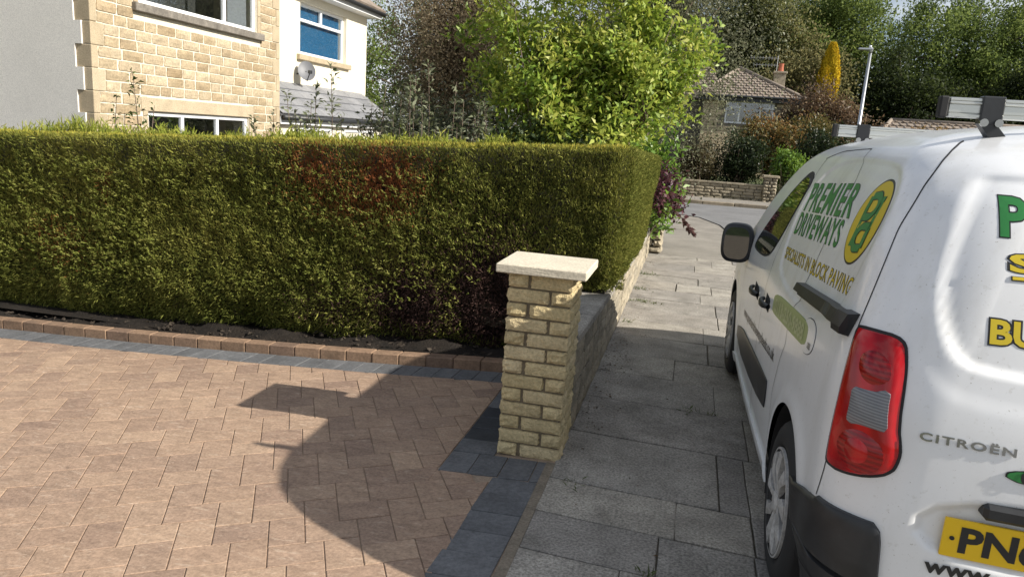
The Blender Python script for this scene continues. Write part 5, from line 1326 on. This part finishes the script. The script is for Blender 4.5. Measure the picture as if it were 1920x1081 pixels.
# slender saplings behind the hedge
def sapling(label, x, y, z0, z1, seed, nst, cols, L=.10, spread=.42, group=None, name='sapling', W=.38):
    g = np.random.default_rng(seed); t = empty(name, (x, y, z0)); tag(t, label, 'sapling', group); m = MB(); PP, DD = [], []
    for k in range(nst):
        a = g.uniform(0, 6.28); sp_ = spread*g.uniform(.2, 1); h_ = (z1-z0)*(1 if k == 0 else g.uniform(.6, .95)); lean = Vector((math.cos(a)*sp_, math.sin(a)*sp_, h_))
        if k == 0: lean = Vector((g.normal(0, .04), 0, h_))
        b = Vector((x, y, z0)); pts = [b + lean*f_ + Vector((math.cos(a), math.sin(a), 0))*(.10*math.sin(f_*3)) for f_ in (0, .25, .5, .75, 1)]
        m.tube(pts, [.012, .010, .008, .006, .003], 5)
        nl = int(h_*.62*60); f_ = g.uniform(.36, 1, nl); j = np.minimum((f_*4).astype(int), 3); T = np.array([tuple(v) for v in pts]); q = T[j]*(1-(f_*4-j))[:, None]+T[j+1]*(f_*4-j)[:, None]
        d0 = rdir(g, nl); d0[:, 2] = np.abs(d0[:, 2])*.6; rr_ = .20*(1.08-f_)**.7*g.random(nl)**.5; q2 = q + d0*rr_[:, None]; PP.append(q2); [m.tube([tuple(q[i_]), tuple(q2[i_])], [.003, .0015], 4, False) for i_ in range(0, nl, 4)]; d = rdir(g, nl)*.7+d0*.6; d[:, 2] = np.abs(d[:, 2])*.8+.15; DD.append(d)
    P = np.concatenate(PP); D_ = np.concatenate(DD); n = len(P); N_ = rdir(g, n)*.6+np.array([0, 0, .8]); l = L*g.uniform(.6, 1.2, n)
    V, F = leaves(P, D_, N_, l, l*W, .3, .3); o = mk('foliage', V, F, M['leaf'], col=np.repeat(ramp_cols(g.random(n), cols), 4, 0)); o.parent = t; o.matrix_parent_inverse = Matrix.Translation(-t.location)
    o = m.build('stem', M['bark'], None, True); o.parent = t; o.matrix_parent_inverse = Matrix.Translation(-t.location)
SG = [(.06, .075, .035), (.12, .14, .07), (.20, .22, .13), (.28, .30, .20)]
GRP = 'silvery saplings behind the hedge'
sapling('silver-leaved sapling in front of the grey lean-to roof', -4.78, 9.1, -.2, 2.33, 31, 8, SG, group=GRP)
sapling('low silvery sapling nearest the stone house corner', -5.35, 9.0, -.2, 1.95, 32, 7, SG, group=GRP)
sapling('silvery sapling just right of the cream wall edge', -4.02, 9.2, -.2, 2.12, 33, 8, SG, group=GRP)
sapling('tallest silvery sapling before the brown birch', -3.55, 9.2, -.2, 2.42, 34, 9, SG, group=GRP)
sapling('silvery sapling left of the big green shrub', -3.12, 9.3, -.2, 2.22, 35, 9, SG, group=GRP)
sapling('bushy silvery sapling touching the big green shrub', -2.75, 9.5, -.2, 2.05, 36, 10, SG, group=GRP)
DG = [(.03, .055, .012), (.06, .10, .02), (.10, .15, .035)]
sapling('upright dark green shoot standing before the stone wall', -5.93, 6.9, -.2, 2.0, 41, 3, DG, .07, .12, name='leafy_shoot')
sapling('shorter dark green shoot beside the house quoins', -6.2, 6.95, -.2, 1.74, 42, 4, DG, .07, .14, name='leafy_shoot')
sapling('short dark green shoot before the lower window', -5.62, 6.9, -.2, 1.66, 43, 4, DG, .07, .12, name='leafy_shoot')
tree('dark_shrub', 'dark dense shrub under the brown birch', 'shrub', (-4.6, 12.6, -.3), (-4.4, 12.4, 1.1), (1.7, .8, 1.15), 170, 80, .3, .08, .5, [(.03, .04, .018), (.06, .075, .035), (.12, .13, .08), (.18, .19, .13)], 6, nl=16, r0=.05, multi=4)
tree('dark_shrub', 'shaded dark green shrub below the bright green shrub', 'shrub', (-2.3, 11.4, -.2), (-2.4, 11.4, 1.0), (1.1, .6, .75), 110, 70, .26, .10, .45, [(.02, .035, .01), (.045, .075, .02), (.08, .12, .03)], 7, nl=12, r0=.04, multi=4)
# far front gardens
DK = [(.010, .020, .007), (.022, .038, .012), (.045, .065, .022)]
tree('brown_bush', 'brownish feathery bush at the left of the far wall', 'shrub', (.1, 25.4, .05), (.1, 25.4, .98), (.72, .6, .80), 130, 60, .2, .09, .35, [(.035, .03, .014), (.075, .065, .028), (.12, .10, .045)], 51, nl=12, r0=.04, multi=4)
tree('evergreen_bush', 'very dark evergreen bush above the far stone wall', 'shrub', (1.45, 25.7, .05), (1.42, 25.6, 1.12), (.85, .6, .95), 160, 60, .22, .10, .4, DK, 52, nl=12, r0=.05, multi=3)
tree('laurel_bush', 'round glossy green laurel behind the far gate pillar', 'shrub', (2.95, 25.0, .05), (2.93, 24.85, 1.02), (.50, .45, .62), 110, 50, .16, .10, .5, [(.06, .13, .015), (.12, .22, .03), (.20, .30, .05)], 53, mat='gloss_leaf', nl=10, r0=.03, multi=4, lump=.12)
tree('low_shrub', 'low grey-green shrub at the foot of the far laurel', 'shrub', (2.95, 24.45, .04), (2.95, 24.4, .24), (.5, .3, .26), 50, 46, .14, .07, .4, [(.05, .06, .03), (.10, .11, .06), (.17, .18, .12)], 54, nl=8, r0=.02, multi=4)
tree('evergreen_bush', 'dark shaded bush behind the round laurel', 'shrub', (3.9, 26.6, .05), (3.9, 26.5, 1.3), (1.0, .7, 1.3), 130, 60, .26, .11, .4, DK, 55, nl=10, r0=.05, multi=3)
BZ = [(.05, .055, .018), (.10, .10, .03), (.16, .13, .04), (.24, .14, .045), (.30, .17, .05)]
tree('bronze_tree', 'small bronze and olive tree before the far house window', 'tree', (2.6, 29.4, 0), (2.6, 29.2, 1.75), (1.2, 1.0, .85), 190, 70, .3, .13, .45, BZ, 56, nl=20, r0=.09, droop=.3)
tree('bronze_tree', 'purple-brown small tree left of the lamp post', 'tree', (4.9, 32.5, 0), (4.85, 32.5, 2.6), (1.65, 1.2, 1.5), 210, 70, .32, .13, .45, [(.04, .03, .02), (.09, .06, .035), (.15, .10, .055), (.20, .14, .08)], 57, nl=20, r0=.09)
tree('bronze_tree', 'olive small tree hanging over the van front roof bar', 'tree', (4.1, 30.0, 0), (4.0, 29.8, 1.9), (1.1, .9, 1.1), 140, 66, .3, .12, .45, BZ[:4], 58, nl=14, r0=.07)
AU = [(.16, .13, .03), (.26, .17, .045), (.32, .16, .06)]
tree('autumn_shrub', 'orange and yellow shrub in front of the bungalow roof', 'shrub', (9.1, 33.5, 0), (9.0, 33.5, 1.9), (1.0, .5, 1.1), 70, 50, .25, .13, .4, AU, 59, nl=10, r0=.05)
tree('autumn_shrub', 'orange-brown shrub at the right edge above the van roof', 'shrub', (13.2, 33.5, 0), (13.2, 33.5, 2.0), (1.2, .6, 1.2), 80, 50, .28, .13, .4, AU, 60, nl=10, r0=.05)
# golden column conifer
g = np.random.default_rng(61); t = empty('golden_conifer', (8.2, 55, 0)); tag(t, 'narrow golden yellow column conifer', 'tree'); n = 26000
z = g.uniform(.3, 8.9, n); rz = .66*np.sqrt(np.clip((8.95-z)/2.6, 0, 1))*(1+.10*fbm(z*3, g.uniform(0, 6.28, n))); a = g.uniform(0, 6.28, n); rr = rz*(.8+.25*g.random(n)+.10*np.sin(a*6+z*2))
P = np.c_[8.2+rr*np.cos(a), 55+rr*np.sin(a), z]; D_ = np.c_[np.cos(a)*.5, np.sin(a)*.5, np.full(n, .9)]+rdir(g, n)*.4
V, F = leaves(P, D_, np.c_[np.cos(a), np.sin(a), np.zeros(n)]+rdir(g, n)*.5, g.uniform(.08, .2, n), .07); o = mk('crown', V, F, M['needle'], col=np.repeat(ramp_cols(g.random(n), [(.40, .29, .015), (.62, .46, .03), (.74, .57, .05)]), 4, 0)); o.parent = t; o.matrix_parent_inverse = Matrix.Translation(-t.location); o['kind'] = 'stuff'
o = MB().tube([(8.2, 55, 0), (8.2, 55, 8.2)], [.42, .10], 10).build('trunk', M['bark'], None, True); o.parent = t; o.matrix_parent_inverse = Matrix.Translation(-t.location)
# tall trees behind
TG = [(.045, .075, .02), (.095, .14, .036), (.155, .21, .055), (.23, .29, .085)]
TO = [(.055, .065, .025), (.12, .12, .048), (.19, .18, .075), (.26, .24, .11)]
GT = 'tall trees behind the houses'
def big(label, base, c, r, seed, cols, n=330, per=135, L=.22, cr_=.85, **k): tree('broadleaf_tree', label, 'tree', base, c, r, n, per, cr_, L, .6, cols, seed, mat='far_leaf', group=GT, nl=26, r0=.4, **k)
big('tall green tree behind the golden conifer', (9.6, 64, 0), (8.6, 64, 9.0), (4.8, 4.5, 6.2), 71, TG, 520)
big('tall loose-crowned tree behind the van roof bars', (20, 66, 0), (20.2, 66, 8.6), (6.4, 5, 7.0), 72, TG, 470, lump=.36)
big('olive-brown tall tree above the far house chimney', (3.6, 60, 0), (3.4, 60, 8.5), (4.2, 4, 6.8), 73, [(.035, .055, .018), (.075, .10, .032), (.13, .145, .05), (.20, .19, .075)], 360)
big('tall green tree at the right edge of the picture', (30, 68, 0), (29, 68, 9.5), (6.5, 5, 7.5), 74, TG, 360)
big('dark tall tree behind the weeping birch', (-4, 62, 0), (-3.5, 62, 8.5), (5.5, 4.5, 6.8), 75, TO, 340)
big('low dark tree behind the lamp post', (14, 58, 0), (14, 58, 4.0), (4.4, 3, 4.2), 76, [(.012, .02, .007), (.026, .04, .012), (.05, .07, .02)], 300)
big('low dark tree behind the bungalow roof', (22.5, 57, 0), (22, 57, 4.0), (5.5, 3, 4.2), 77, [(.014, .022, .008), (.03, .045, .013), (.06, .08, .022)], 320)
big('dark tree filling the gap beside the far house', (7.2, 58, 0), (6.6, 57, 4.2), (3.6, 3, 4.4), 78, TO, 260)
big('distant tree behind the brown birch', (-19, 58, 0), (-18.5, 58, 6.5), (7, 5, 6.5), 79, TG, 200)
big('distant tree between birch and green shrub', (-11.5, 66, 0), (-11, 66, 6.0), (5, 4, 6.0), 80, TO, 200)
big('dark low tree closing the far left of the wood', (-27, 52, 0), (-27, 52, 5), (8, 5, 6), 81, TG, 140)
